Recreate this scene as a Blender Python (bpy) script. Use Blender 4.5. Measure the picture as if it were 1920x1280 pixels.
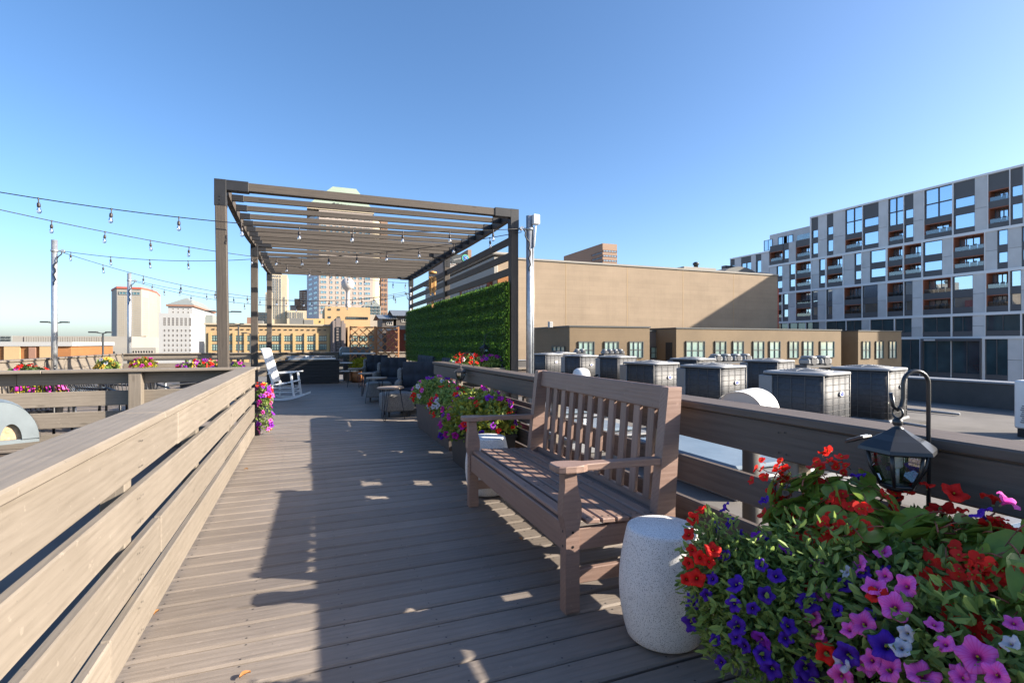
import bpy, math, random
from mathutils import Vector, Matrix, Quaternion
R = math.radians
rnd = random.Random(7)
for o in list(bpy.data.objects):
    bpy.data.objects.remove(o)
sc = bpy.context.scene
C = sc.collection

# ------------------------------------------------------------------ camera
EYE, FOC, HOR, YAW = 1.30, 970.0, 642.0, R(21.6)
cam = bpy.data.cameras.new('camera')
cam.lens = 36 * FOC / 1920
cam.sensor_width = 36
cam.shift_y = 2 / 1920
cam.clip_start, cam.clip_end = 0.05, 9000
co = bpy.data.objects.new('camera', cam); C.objects.link(co)
co.location = (0, 0, EYE); co.rotation_euler = (R(90), 0, -YAW)
sc.camera = co

# ------------------------------------------------------------------ daylight
SUN = Vector((1.90, -0.95, 1.0)).normalized()
wd = bpy.data.worlds.new('World'); sc.world = wd; wd.use_nodes = True
nt = wd.node_tree
sky = nt.nodes.new('ShaderNodeTexSky'); sky.sky_type = 'NISHITA'
sky.sun_disc = False
sky.sun_elevation = math.asin(SUN.z)
sky.sun_rotation = math.atan2(SUN.x, SUN.y)
sky.altitude = 0; sky.air_density = 0.8; sky.dust_density = 1.35; sky.ozone_density = 2.6
hs_ = nt.nodes.new('ShaderNodeHueSaturation'); hs_.inputs['Saturation'].default_value = 1.14      # clear, deep blue morning air
nt.links.new(sky.outputs[0], hs_.inputs['Color']); nt.links.new(hs_.outputs[0], nt.nodes['Background'].inputs[0])
nt.nodes['Background'].inputs[1].default_value = 0.100
sl = bpy.data.lights.new('sun', 'SUN'); sl.energy = 5.0; sl.angle = R(0.5); sl.color = (1.0, 0.90, 0.76)
so = bpy.data.objects.new('sun', sl); C.objects.link(so)
so.rotation_euler = SUN.to_track_quat('Z', 'Y').to_euler(); so.location = (30, -15, 40)
sc.view_settings.view_transform = 'Standard'; sc.view_settings.look = 'None'
sc.view_settings.exposure = 1.5; sc.view_settings.gamma = 1; sc.view_settings.use_curve_mapping = False
sc.cycles.use_denoising = True
sc.cycles.max_bounces = 6; sc.cycles.transparent_max_bounces = 12; sc.cycles.glossy_bounces = 3
sc.cycles.caustics_reflective = False; sc.cycles.caustics_refractive = False

# survey of the photograph: a bearing (pixel column) and a distance give a place
SN, CS = math.sin(YAW), math.cos(YAW)
def at(px, py, Y):
    u = (px - 960) / FOC; D = Y / (CS - u * SN)
    return Vector((D * (SN + u * CS), Y, EYE - (py - HOR) / FOC * D))
def atX(px, py, X):
    u = (px - 960) / FOC; D = X / (SN + u * CS)
    return Vector((X, D * (CS - u * SN), EYE - (py - HOR) / FOC * D))

# ------------------------------------------------------------------ object helpers
WM = {}
def link(o, parent=None, M=None):
    C.objects.link(o)
    M = M or Matrix()
    if parent is not None:
        o.parent = parent
        o.matrix_basis = WM[parent.name].inverted() @ M
    else:
        o.matrix_basis = M
    WM[o.name] = M
    return o
def tag(o, label=None, cat=None, group=None, kind=None):
    if label: o['label'] = label
    if cat: o['category'] = cat
    if group: o['group'] = group
    if kind: o['kind'] = kind
    return o
def thing(name, label, cat, loc=(0, 0, 0), group=None, kind=None):
    o = bpy.data.objects.new(name, None); o.empty_display_size = 0.1
    link(o, None, Matrix.Translation(Vector(loc)))
    return tag(o, label, cat, group, kind)
def move(o, loc, rz=0.0):
    o.matrix_basis = Matrix.Translation(Vector(loc)) @ Matrix.Rotation(rz, 4, 'Z')
def kids(o): return [c for c in C.objects if c.parent == o]
def clone(root, loc, rz=0.0, label=None, group=None, mats=None):
    tree = {}
    allo = list(C.objects)
    for c in allo:
        if c.parent is not None: tree.setdefault(c.parent.name, []).append(c)
    def rec(o, p):
        c = o.copy(); C.objects.link(c)
        if p is not None: c.parent = p
        for k in tree.get(o.name, []): rec(k, c)
        return c
    r = rec(root, None)
    move(r, loc, rz)
    if label: r['label'] = label
    if group: r['group'] = group
    return r

class MB:
    """collects vertices, faces and material slots for one mesh object"""
    def __init__(s): s.v = []; s.f = []; s.m = []; s.sm = []
    def face(s, pts, mi=0, smooth=False):
        n = len(s.v); s.v += [tuple(p) for p in pts]; s.f.append(tuple(range(n, n + len(pts)))); s.m.append(mi); s.sm.append(smooth)
    def grid(s, rows, mi=0, smooth=True, closed=False, caps=False):
        n = len(s.v); k = len(rows[0])
        for r in rows: s.v += [tuple(p) for p in r]
        for i in range(len(rows) - 1):
            for j in range(k if closed else k - 1):
                a = n + i * k + j; b = n + i * k + (j + 1) % k
                s.f.append((a, b, b + k, a + k)); s.m.append(mi); s.sm.append(smooth)
        if caps:
            s.f.append(tuple(n + j for j in reversed(range(k)))); s.m.append(mi); s.sm.append(False)
            e = n + (len(rows) - 1) * k
            s.f.append(tuple(e + j for j in range(k))); s.m.append(mi); s.sm.append(False)
    def box(s, lo, hi, mi=0):
        x0, y0, z0 = lo; x1, y1, z1 = hi
        n = len(s.v)
        s.v += [(x0, y0, z0), (x1, y0, z0), (x1, y1, z0), (x0, y1, z0), (x0, y0, z1), (x1, y0, z1), (x1, y1, z1), (x0, y1, z1)]
        for q in ((0, 3, 2, 1), (4, 5, 6, 7), (0, 1, 5, 4), (1, 2, 6, 5), (2, 3, 7, 6), (3, 0, 4, 7)):
            s.f.append(tuple(n + i for i in q)); s.m.append(mi); s.sm.append(False)
    def cbox(s, lo, hi, c=0.004, mi=0):
        """box with chamfered edges"""
        n = len(s.v)
        L = lo; H = hi
        idx = {}
        for sx in (0, 1):
            for sy in (0, 1):
                for sz in (0, 1):
                    p = (H[0] if sx else L[0], H[1] if sy else L[1], H[2] if sz else L[2])
                    d = (-c if sx else c, -c if sy else c, -c if sz else c)
                    for ax in range(3):
                        q = [p[i] + (0 if i == ax else d[i]) for i in range(3)]
                        idx[(sx, sy, sz, ax)] = len(s.v); s.v.append(tuple(q))
        def F(*ks):
            pts = [Vector(s.v[idx[k]]) for k in ks]
            cen = sum(pts, Vector()) / len(pts) - (Vector(L) + Vector(H)) / 2
            nn = (pts[1] - pts[0]).cross(pts[2] - pts[0])
            ii = [idx[k] for k in ks]
            if nn.dot(cen) < 0: ii.reverse()
            s.f.append(tuple(ii)); s.m.append(mi); s.sm.append(False)
        for b in (0, 1):
            F((b, 0, 0, 0), (b, 1, 0, 0), (b, 1, 1, 0), (b, 0, 1, 0))
            F((0, b, 0, 1), (1, b, 0, 1), (1, b, 1, 1), (0, b, 1, 1))
            F((0, 0, b, 2), (1, 0, b, 2), (1, 1, b, 2), (0, 1, b, 2))
        for a in (0, 1):
            for b in (0, 1):
                F((0, a, b, 1), (1, a, b, 1), (1, a, b, 2), (0, a, b, 2))
                F((a, 0, b, 0), (a, 1, b, 0), (a, 1, b, 2), (a, 0, b, 2))
                F((a, b, 0, 0), (a, b, 1, 0), (a, b, 1, 1), (a, b, 0, 1))
                for d in (0, 1): F((a, b, d, 0), (a, b, d, 1), (a, b, d, 2))
    def tube(s, pts, r, seg=8, mi=0, caps=True):
        pts = [Vector(p) for p in pts]
        rr = r if isinstance(r, (list, tuple)) else [r] * len(pts)
        rows = []; ref = None
        for i, p in enumerate(pts):
            t = (pts[min(i + 1, len(pts) - 1)] - pts[max(i - 1, 0)]).normalized()
            if ref is None:
                ref = Vector((0, 0, 1)) if abs(t.z) < 0.9 else Vector((1, 0, 0))
            a = t.cross(ref)
            if a.length < 1e-6: a = t.orthogonal()
            a.normalize(); b = a.cross(t).normalized(); ref = b
            rows.append([p + (a * math.cos(q) + b * math.sin(q)) * rr[i] for q in [2 * math.pi * k / seg for k in range(seg)]])
        s.grid(rows, mi, True, True, caps)
    def lathe(s, prof, seg=24, mi=0, cen=(0, 0, 0), caps=True, smooth=True, sx=1, sy=1):
        rows = [[(cen[0] + r * math.cos(2 * math.pi * k / seg) * sx, cen[1] + r * math.sin(2 * math.pi * k / seg) * sy, cen[2] + z) for k in range(seg)] for r, z in prof]
        s.grid(rows, mi, smooth, True, caps)
    def xform(s, M, n0=0):
        for i in range(n0, len(s.v)): s.v[i] = tuple(M @ Vector(s.v[i]))
    def mesh(s, name, mats):
        me = bpy.data.meshes.new(name)
        me.from_pydata(s.v, [], s.f)
        for m in (mats if isinstance(mats, (list, tuple)) else [mats]): me.materials.append(m)
        me.polygons.foreach_set('material_index', s.m)
        me.polygons.foreach_set('use_smooth', s.sm)
        me.update()
        return me
    def build(s, name, mats, parent=None, M=None):
        return link(bpy.data.objects.new(name, s.mesh(name, mats)), parent, M)

CACHE = {}
def shared(key, fn):
    if key not in CACHE: CACHE[key] = fn()
    return CACHE[key]
def inst(name, me, parent, M):
    return link(bpy.data.objects.new(name, me), parent, M)
def frame(p0, p1, up=(0, 0, 1)):
    p0 = Vector(p0); p1 = Vector(p1); x = (p1 - p0).normalized(); up = Vector(up)
    if abs(x.dot(up)) > 0.99: up = Vector((0, 1, 0))
    y = up.cross(x).normalized(); z = x.cross(y)
    M = Matrix((x, y, z)).transposed().to_4x4(); M.translation = (p0 + p1) / 2
    return M
def board(name, p0, p1, w, h, mat, parent=None, up=(0, 0, 1), c=0.004):
    """a sawn board: centre line p0-p1, w across (local y), h along up (local z)"""
    L = (Vector(p1) - Vector(p0)).length
    key = ('board', round(L, 3), round(w, 4), round(h, 4), c, mat.name)
    def mk():
        b = MB(); b.cbox((-L / 2, -w / 2, -h / 2), (L / 2, w / 2, h / 2), min(c, w / 3, h / 3)); return b.mesh(name, mat)
    return inst(name, shared(key, mk), parent, frame(p0, p1, up))
def boxpart(name, lo, hi, mat, parent=None, c=0.0):
    lo = Vector(lo); hi = Vector(hi); d = (hi - lo) / 2
    key = ('box', round(d.x, 3), round(d.y, 3), round(d.z, 3), c, mat.name)
    def mk():
        b = MB()
        if c: b.cbox(-d, d, c)
        else: b.box(-d, d)
        return b.mesh(name, mat)
    return inst(name, shared(key, mk), parent, Matrix.Translation((lo + hi) / 2))

# ------------------------------------------------------------------ materials
def newmat(name):
    m = bpy.data.materials.new(name); m.use_nodes = True
    n = m.node_tree.nodes; l = m.node_tree.links
    return m, n, l, n['Principled BSDF']
def N(n, t, **k):
    o = n.new(t)
    for a, v in k.items(): setattr(o, a, v)
    return o
def coords(n, l, scale, rand=True, kind='Object'):
    tc = N(n, 'ShaderNodeTexCoord'); mp = N(n, 'ShaderNodeMapping'); mp.inputs['Scale'].default_value = scale
    if rand:
        oi = N(n, 'ShaderNodeObjectInfo'); mul = N(n, 'ShaderNodeMath', operation='MULTIPLY'); mul.inputs[1].default_value = 57.0
        l.new(oi.outputs['Random'], mul.inputs[0])
        ad = N(n, 'ShaderNodeVectorMath', operation='ADD')
        l.new(tc.outputs[kind], ad.inputs[0]); l.new(mul.outputs[0], ad.inputs[1])
        l.new(ad.outputs[0], mp.inputs['Vector'])
    else:
        l.new(tc.outputs[kind], mp.inputs['Vector'])
    return mp.outputs[0]
def noise(n, l, vec, scale, detail=4, rough=0.55):
    t = N(n, 'ShaderNodeTexNoise'); t.inputs['Scale'].default_value = scale; t.inputs['Detail'].default_value = detail
    t.inputs['Roughness'].default_value = rough; l.new(vec, t.inputs['Vector']); return t.outputs['Fac']
def ramp(n, l, fac, stops):
    r = N(n, 'ShaderNodeValToRGB'); e = r.color_ramp.elements
    while len(e) < len(stops): e.new(0.5)
    for i, (p, c) in enumerate(stops): e[i].position = p; e[i].color = (*c, 1)
    l.new(fac, r.inputs[0]); return r.outputs[0]
def mix(n, l, fac, a, b, mode='MIX'):
    m = N(n, 'ShaderNodeMix', data_type='RGBA', blend_type=mode)
    if isinstance(fac, float): m.inputs[0].default_value = fac
    else: l.new(fac, m.inputs[0])
    for i, x in ((6, a), (7, b)):
        if isinstance(x, tuple): m.inputs[i].default_value = (*x, 1)
        else: l.new(x, m.inputs[i])
    return m.outputs[2]
def bump(n, l, p, h, strength, dist=0.002):
    b = N(n, 'ShaderNodeBump'); b.inputs['Strength'].default_value = strength; b.inputs['Distance'].default_value = dist
    l.new(h, b.inputs['Height']); l.new(b.outputs[0], p.inputs['Normal'])
def wood(name, col, dark, light, rough=0.6, worn=0.3, bs=0.5, grain=1.0, dist=0.0015, wear=0.0):
    """stained board: long grain along local x, blotches, knots, every board its own tone"""
    m, n, l, p = newmat(name)
    v = coords(n, l, (1.0, 1, 1))
    gm = N(n, 'ShaderNodeMapping'); gm.inputs['Scale'].default_value = (1.6 * grain, 26 * grain, 26 * grain); l.new(v, gm.inputs['Vector'])
    g = noise(n, l, gm.outputs[0], 3.0, 6, 0.6)
    gm2 = N(n, 'ShaderNodeMapping'); gm2.inputs['Scale'].default_value = (0.55, 5, 5); l.new(v, gm2.inputs['Vector'])
    wv = N(n, 'ShaderNodeTexWave', wave_type='RINGS', rings_direction='X'); wv.inputs['Scale'].default_value = 2.2 * grain
    wv.inputs['Distortion'].default_value = 5.0; wv.inputs['Detail'].default_value = 2; wv.inputs['Detail Scale'].default_value = 0.8
    l.new(gm2.outputs[0], wv.inputs['Vector'])
    bl = noise(n, l, v, 1.8, 4, 0.6)
    c1 = ramp(n, l, g, [(0.25, dark), (0.5, col), (0.8, light)])
    c2 = mix(n, l, 0.22, c1, ramp(n, l, wv.outputs['Fac'], [(0.0, dark), (0.25, col), (1.0, light)]))
    c3 = mix(n, l, ramp(n, l, bl, [(0.42, (0, 0, 0)), (0.75, (worn,) * 3)]), c2, light)
    oi = N(n, 'ShaderNodeObjectInfo'); mr = N(n, 'ShaderNodeMapRange'); mr.inputs['To Min'].default_value = 0.86; mr.inputs['To Max'].default_value = 1.12
    l.new(oi.outputs['Random'], mr.inputs['Value'])
    hs = N(n, 'ShaderNodeHueSaturation'); l.new(mr.outputs[0], hs.inputs['Value']); l.new(c3, hs.inputs['Color'])
    vo = N(n, 'ShaderNodeTexVoronoi'); vo.inputs['Scale'].default_value = 1.0
    km = N(n, 'ShaderNodeMapping'); km.inputs['Scale'].default_value = (1.7, 5.5, 5.5); l.new(v, km.inputs['Vector']); l.new(km.outputs[0], vo.inputs['Vector'])
    kn = ramp(n, l, vo.outputs['Distance'], [(0.045, (0.55, 0.55, 0.55)), (0.10, (0, 0, 0))])
    c4 = mix(n, l, kn, hs.outputs[0], tuple(x * 0.55 for x in dark))
    if wear:        # old scuffs, pale chips and broad weather stains that run on from board to board
        ge = N(n, 'ShaderNodeNewGeometry')
        sn = noise(n, l, ge.outputs['Position'], 0.9, 5, 0.7)
        c4 = mix(n, l, ramp(n, l, sn, [(0.44, (0, 0, 0)), (0.66, (wear,) * 3)]), c4, dark)
        ch = noise(n, l, ge.outputs['Position'], 26, 3, 0.6)
        c4 = mix(n, l, ramp(n, l, ch, [(0.66, (0, 0, 0)), (0.72, (wear * 0.8,) * 3)]), c4, tuple(min(1, x * 1.35) for x in light))
        sp_ = noise(n, l, ge.outputs['Position'], 60, 2, 0.5)
        c4 = mix(n, l, ramp(n, l, sp_, [(0.72, (0, 0, 0)), (0.76, (wear,) * 3)]), c4, tuple(x * 0.4 for x in dark))
    l.new(c4, p.inputs['Base Color'])
    rr = N(n, 'ShaderNodeMapRange'); rr.inputs['To Min'].default_value = rough - 0.1; rr.inputs['To Max'].default_value = rough + 0.15
    l.new(g, rr.inputs['Value']); l.new(rr.outputs[0], p.inputs['Roughness'])
    ad = N(n, 'ShaderNodeMath', operation='MULTIPLY_ADD'); ad.inputs[1].default_value = 0.5; l.new(wv.outputs['Fac'], ad.inputs[0]); l.new(g, ad.inputs[2])
    bump(n, l, p, ad.outputs[0], bs, dist)
    p.inputs['Specular IOR Level'].default_value = 0.35
    return m
def plain(name, col, rough=0.6, metal=0.0, var=0.12, scale=3.0, bs=0.0, bscale=60, spec=0.5, rand=True, coat=0.0, tone=0.0):
    m, n, l, p = newmat(name)
    v = coords(n, l, (1, 1, 1), rand)
    f = noise(n, l, v, scale, 5, 0.6)
    lo = tuple(max(0, x * (1 - var)) for x in col); hi = tuple(min(1, x * (1 + var)) for x in col)
    c = ramp(n, l, f, [(0.3, lo), (0.7, hi)])
    if tone:
        oi = N(n, 'ShaderNodeObjectInfo'); mr = N(n, 'ShaderNodeMapRange'); mr.inputs['To Min'].default_value = 1 - tone; mr.inputs['To Max'].default_value = 1 + tone
        l.new(oi.outputs['Random'], mr.inputs['Value'])
        hs = N(n, 'ShaderNodeHueSaturation'); l.new(mr.outputs[0], hs.inputs['Value']); l.new(c, hs.inputs['Color']); c = hs.outputs[0]
    l.new(c, p.inputs['Base Color'])
    p.inputs['Roughness'].default_value = rough; p.inputs['Metallic'].default_value = metal
    p.inputs['Specular IOR Level'].default_value = spec; p.inputs['Coat Weight'].default_value = coat
    if bs: bump(n, l, p, noise(n, l, v, bscale, 4), bs)
    return m
def glassy(name, col, rough=0.03, var=0.25, spec=1.0, metal=0.0):
    """window glass seen by day: dark behind, a clear reflection of the sky in front, slightly different tilt per pane"""
    m, n, l, p = newmat(name)
    v = coords(n, l, (1, 1, 1))
    f = noise(n, l, v, 0.35, 2)
    l.new(ramp(n, l, f, [(0.3, tuple(x * (1 - var) for x in col)), (0.7, tuple(x * (1 + var) for x in col))]), p.inputs['Base Color'])
    p.inputs['Roughness'].default_value = rough; p.inputs['Specular IOR Level'].default_value = spec
    p.inputs['IOR'].default_value = 1.7; p.inputs['Metallic'].default_value = metal
    return m
def leafmat(name, col, col2, rough=0.45, trans=0.35, scale=9):
    m, n, l, p = newmat(name)
    v = coords(n, l, (1, 1, 1))
    f = noise(n, l, v, scale, 3)
    g = N(n, 'ShaderNodeNewGeometry')
    f2 = N(n, 'ShaderNodeMath', operation='MULTIPLY_ADD'); f2.inputs[1].default_value = 0.55; l.new(g.outputs['Random Per Island'], f2.inputs[0])
    hf = N(n, 'ShaderNodeMath', operation='MULTIPLY'); hf.inputs[1].default_value = 0.5; l.new(f, hf.inputs[0]); l.new(hf.outputs[0], f2.inputs[2])
    c = ramp(n, l, f2.outputs[0], [(0.2, col), (0.75, col2)])
    l.new(c, p.inputs['Base Color']); p.inputs['Roughness'].default_value = rough; p.inputs['Specular IOR Level'].default_value = 0.35
    t = N(n, 'ShaderNodeBsdfTranslucent'); br = N(n, 'ShaderNodeHueSaturation'); br.inputs['Value'].default_value = 1.5; l.new(c, br.inputs['Color']); l.new(br.outputs[0], t.inputs['Color'])
    ms = N(n, 'ShaderNodeMixShader'); ms.inputs[0].default_value = trans
    l.new(p.outputs[0], ms.inputs[1]); l.new(t.outputs[0], ms.inputs[2]); l.new(ms.outputs[0], n['Material Output'].inputs[0])
    return m
def petalmat(name, rim, mid, throat, rad=1.0, trans=0.4, tone=0.18):
    """flower: colour runs from the throat to the rim, fine veins, each bloom a little different"""
    m, n, l, p = newmat(name)
    tc = N(n, 'ShaderNodeTexCoord'); sx = N(n, 'ShaderNodeVectorMath', operation='MULTIPLY'); sx.inputs[1].default_value = (1, 1, 0)
    l.new(tc.outputs['Object'], sx.inputs[0]); le = N(n, 'ShaderNodeVectorMath', operation='LENGTH'); l.new(sx.outputs[0], le.inputs[0])
    nz = noise(n, l, tc.outputs['Object'], 4.0 / rad, 4)
    ad = N(n, 'ShaderNodeMath', operation='MULTIPLY_ADD'); ad.inputs[1].default_value = 0.25; ad.inputs[2].default_value = -0.12; l.new(nz, ad.inputs[0])
    dv = N(n, 'ShaderNodeMath', operation='DIVIDE'); dv.inputs[1].default_value = rad; l.new(le.outputs['Value'], dv.inputs[0])
    sm = N(n, 'ShaderNodeMath', operation='ADD'); l.new(dv.outputs[0], sm.inputs[0]); l.new(ad.outputs[0], sm.inputs[1])
    c = ramp(n, l, sm.outputs[0], [(0.08, throat), (0.34, mid), (0.85, rim)])
    sp = N(n, 'ShaderNodeSeparateXYZ'); l.new(tc.outputs['Object'], sp.inputs[0])       # fine veins fanning out from the throat
    at2 = N(n, 'ShaderNodeMath', operation='ARCTAN2'); l.new(sp.outputs[1], at2.inputs[0]); l.new(sp.outputs[0], at2.inputs[1])
    mu = N(n, 'ShaderNodeMath', operation='MULTIPLY_ADD'); mu.inputs[1].default_value = 22.5; l.new(at2.outputs[0], mu.inputs[0]); l.new(nz, mu.inputs[2])
    si = N(n, 'ShaderNodeMath', operation='SINE'); l.new(mu.outputs[0], si.inputs[0])
    vf = ramp(n, l, si.outputs[0], [(0.55, (0, 0, 0)), (0.95, (0.42, 0.42, 0.42))])
    c = mix(n, l, vf, c, mid, 'MULTIPLY' if sum(mid) > 0.9 else 'MIX')
    oi = N(n, 'ShaderNodeObjectInfo'); mr = N(n, 'ShaderNodeMapRange'); mr.inputs['To Min'].default_value = 1 - tone; mr.inputs['To Max'].default_value = 1 + tone
    l.new(oi.outputs['Random'], mr.inputs['Value'])
    hs = N(n, 'ShaderNodeHueSaturation'); l.new(mr.outputs[0], hs.inputs['Value']); l.new(c, hs.inputs['Color'])
    l.new(hs.outputs[0], p.inputs['Base Color']); p.inputs['Roughness'].default_value = 0.6; p.inputs['Specular IOR Level'].default_value = 0.2
    t = N(n, 'ShaderNodeBsdfTranslucent'); l.new(hs.outputs[0], t.inputs['Color'])
    ms = N(n, 'ShaderNodeMixShader'); ms.inputs[0].default_value = trans
    l.new(p.outputs[0], ms.inputs[1]); l.new(t.outputs[0], ms.inputs[2]); l.new(ms.outputs[0], n['Material Output'].inputs[0])
    return m
def thinglass(name, col=(1, 1, 1), refl=0.12, rough=0.02):
    m, n, l, p = newmat(name)
    t = N(n, 'ShaderNodeBsdfTransparent'); t.inputs[0].default_value = (*col, 1)
    g = N(n, 'ShaderNodeBsdfGlossy'); g.inputs['Roughness'].default_value = rough
    fr = N(n, 'ShaderNodeFresnel'); fr.inputs[0].default_value = 1.5
    ad = N(n, 'ShaderNodeMath', operation='ADD'); ad.inputs[1].default_value = refl; l.new(fr.outputs[0], ad.inputs[0])
    ms = N(n, 'ShaderNodeMixShader'); l.new(ad.outputs[0], ms.inputs[0]); l.new(t.outputs[0], ms.inputs[1]); l.new(g.outputs[0], ms.inputs[2])
    l.new(ms.outputs[0], n['Material Output'].inputs[0])
    return m
def masonry(name, col, mortar, bw, bh, var=0.2, rough=0.85, bs=0.4, axis='XZ'):
    m, n, l, p = newmat(name)
    tc = N(n, 'ShaderNodeTexCoord'); sp = N(n, 'ShaderNodeSeparateXYZ'); l.new(tc.outputs['Object'], sp.inputs[0])
    ad = N(n, 'ShaderNodeMath', operation='ADD'); l.new(sp.outputs[0], ad.inputs[0]); l.new(sp.outputs[1], ad.inputs[1])
    cb = N(n, 'ShaderNodeCombineXYZ'); l.new(ad.outputs[0], cb.inputs[0]); l.new(sp.outputs[2], cb.inputs[1])
    b = N(n, 'ShaderNodeTexBrick'); b.inputs['Scale'].default_value = 1.0; b.inputs['Brick Width'].default_value = bw; b.inputs['Row Height'].default_value = bh
    b.inputs['Mortar Size'].default_value = 0.04 * bh; l.new(cb.outputs[0], b.inputs['Vector'])
    b.inputs['Color1'].default_value = (*[x * (1 - var) for x in col], 1); b.inputs['Color2'].default_value = (*[min(1, x * (1 + var)) for x in col], 1); b.inputs['Mortar'].default_value = (*mortar, 1)
    f = noise(n, l, tc.outputs['Object'], 0.25, 6, 0.65)
    st = N(n, 'ShaderNodeMapping'); st.inputs['Scale'].default_value = (0.07, 0.07, 1.5); l.new(tc.outputs['Object'], st.inputs['Vector'])
    f2 = noise(n, l, st.outputs[0], 1.2, 5, 0.6)
    c = mix(n, l, 0.5, b.outputs['Color'], ramp(n, l, f, [(0.3, tuple(x * 0.72 for x in col)), (0.7, tuple(min(1, x * 1.2) for x in col))]), 'MIX')
    c = mix(n, l, 0.22, c, ramp(n, l, f2, [(0.3, tuple(x * 0.7 for x in col)), (0.7, tuple(min(1, x * 1.18) for x in col))]))
    st2 = N(n, 'ShaderNodeMapping'); st2.inputs['Scale'].default_value = (0.9, 0.9, 0.05); l.new(tc.outputs['Object'], st2.inputs['Vector'])      # runs of old rain water
    f3 = noise(n, l, st2.outputs[0], 1.0, 5, 0.7)
    c = mix(n, l, ramp(n, l, f3, [(0.55, (0, 0, 0)), (0.78, (0.35,) * 3)]), c, tuple(x * 0.72 for x in col))
    l.new(c, p.inputs['Base Color']); p.inputs['Roughness'].default_value = rough; p.inputs['Specular IOR Level'].default_value = 0.25
    bump(n, l, p, b.outputs['Fac'], -bs, 0.01)
    return m

M = {}
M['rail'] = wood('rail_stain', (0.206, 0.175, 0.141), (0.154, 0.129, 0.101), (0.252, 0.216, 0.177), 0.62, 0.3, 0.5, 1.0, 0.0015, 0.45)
M['rail_dark'] = wood('dark_rail_stain', (0.0961, 0.0756, 0.0651), (0.062, 0.0496, 0.0434), (0.13, 0.105, 0.0899), 0.62, 0.3)  # darker tone of the railing stain
M['deck'] = wood('deck_stain', (0.198, 0.167, 0.142), (0.145, 0.122, 0.103), (0.247, 0.212, 0.184), 0.5, 0.3, 0.7, 1.0, 0.002, 0.55)
M['pergola'] = wood('pergola_stain', (0.072, 0.060, 0.050), (0.050, 0.041, 0.034), (0.094, 0.079, 0.066), 0.65, 0.3)
M['bench'] = wood('bench_paint', (0.254, 0.168, 0.135), (0.194, 0.126, 0.1), (0.31, 0.212, 0.173), 0.44, 0.5, 0.5, 1.4, 0.0015, 0.4)
M['trellis'] = wood('trellis_cedar', (0.4, 0.192, 0.088), (0.288, 0.128, 0.056), (0.464, 0.24, 0.12), 0.6, 0.2)
M['tabletop'] = wood('pale_tabletop', (0.32, 0.24, 0.18), (0.22, 0.16, 0.12), (0.42, 0.33, 0.26), 0.45, 0.3)
M['black_metal'] = plain('black_metal', (0.016, 0.017, 0.02), 0.42, 0.0, 0.2, 8, 0.1, 80)
M['bracket'] = plain('steel_bracket', (0.015, 0.015, 0.017), 0.5, 0.0, 0.2, 8)
M['lantern'] = plain('lantern_paint', (0.018, 0.02, 0.024), 0.33, 0.0, 0.2, 20, 0.08, 200)
M['galv'] = plain('galvanised_steel', (0.46, 0.48, 0.50), 0.42, 0.75, 0.2, 14, 0.1, 40)
M['white'] = plain('white_paint', (0.76, 0.76, 0.75), 0.45, 0, 0.05, 4)
M['ac_metal'] = plain('ac_cabinet', (0.26, 0.265, 0.275), 0.5, 0.1, 0.06, 3)
M['ac_dark'] = plain('ac_coil', (0.062, 0.064, 0.070), 0.6, 0.0, 0.25, 30, 0.4, 160)
M['ac_wire'] = plain('ac_guard_wire', (0.13, 0.125, 0.121), 0.5, 0.2, 0.1, 5)
M['badge_white'] = plain('badge_white', (0.75, 0.76, 0.78), 0.35, 0.3, 0.05, 9)
M['badge_blue'] = plain('badge_blue', (0.03, 0.06, 0.30), 0.35, 0.0, 0.05, 9)
M['hood'] = plain('pale_hood', (0.17, 0.20, 0.215), 0.5, 0.1, 0.12, 5, 0.15, 18)
M['planter'] = plain('black_planter', (0.03, 0.029, 0.03), 0.5, 0, 0.2, 7, 0.1, 40)
M['planter_brown'] = plain('brown_planter', (0.075, 0.06, 0.055), 0.55, 0, 0.2, 7, 0.1, 40)
M['soil'] = plain('soil', (0.03, 0.022, 0.016), 0.95, 0, 0.4, 25, 0.8, 40)
M['cushion'] = plain('dark_cushion', (0.034, 0.039, 0.052), 0.85, 0, 0.2, 8, 0.35, 140)
M['wicker'] = plain('grey_wicker', (0.20, 0.19, 0.18), 0.8, 0, 0.45, 70, 0.8, 90)
M['roof'] = plain('roof_membrane', (0.136, 0.124, 0.112), 0.85, 0, 0.28, 0.9, 0.4, 30, rand=False)
M['roof_dark'] = plain('dark_parapet', (0.085, 0.08, 0.075), 0.85, 0, 0.25, 1.2, 0.5, 9, rand=False)
M['cable'] = plain('string_light_cable', (0.012, 0.012, 0.013), 0.6, 0, 0.1, 5)
M['socket'] = plain('bulb_socket', (0.03, 0.022, 0.02), 0.5, 0, 0.2, 9)
M['bulb'] = thinglass('clear_bulb', (0.93, 0.95, 0.97), 0.2)
M['pane'] = thinglass('clear_pane', (0.93, 0.95, 0.95), 0.2)
M['frost'] = plain('frosted_tube', (0.75, 0.76, 0.76), 0.25, 0, 0.1, 30)
M['solar'] = plain('solar_cell', (0.30, 0.34, 0.40), 0.15, 0.3, 0.1, 60)
M['copper'] = plain('copper_pot', (0.62, 0.27, 0.12), 0.32, 0.9, 0.2, 9)
M['bamboo'] = wood('bamboo', (0.50, 0.27, 0.09), (0.36, 0.18, 0.06), (0.58, 0.33, 0.13), 0.45, 0.2)
M['steel'] = plain('brushed_steel', (0.60, 0.61, 0.63), 0.3, 0.85, 0.1, 20)
M['concrete'] = plain('concrete_street', (0.30, 0.295, 0.285), 0.9, 0, 0.25, 0.03, rand=False)
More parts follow.
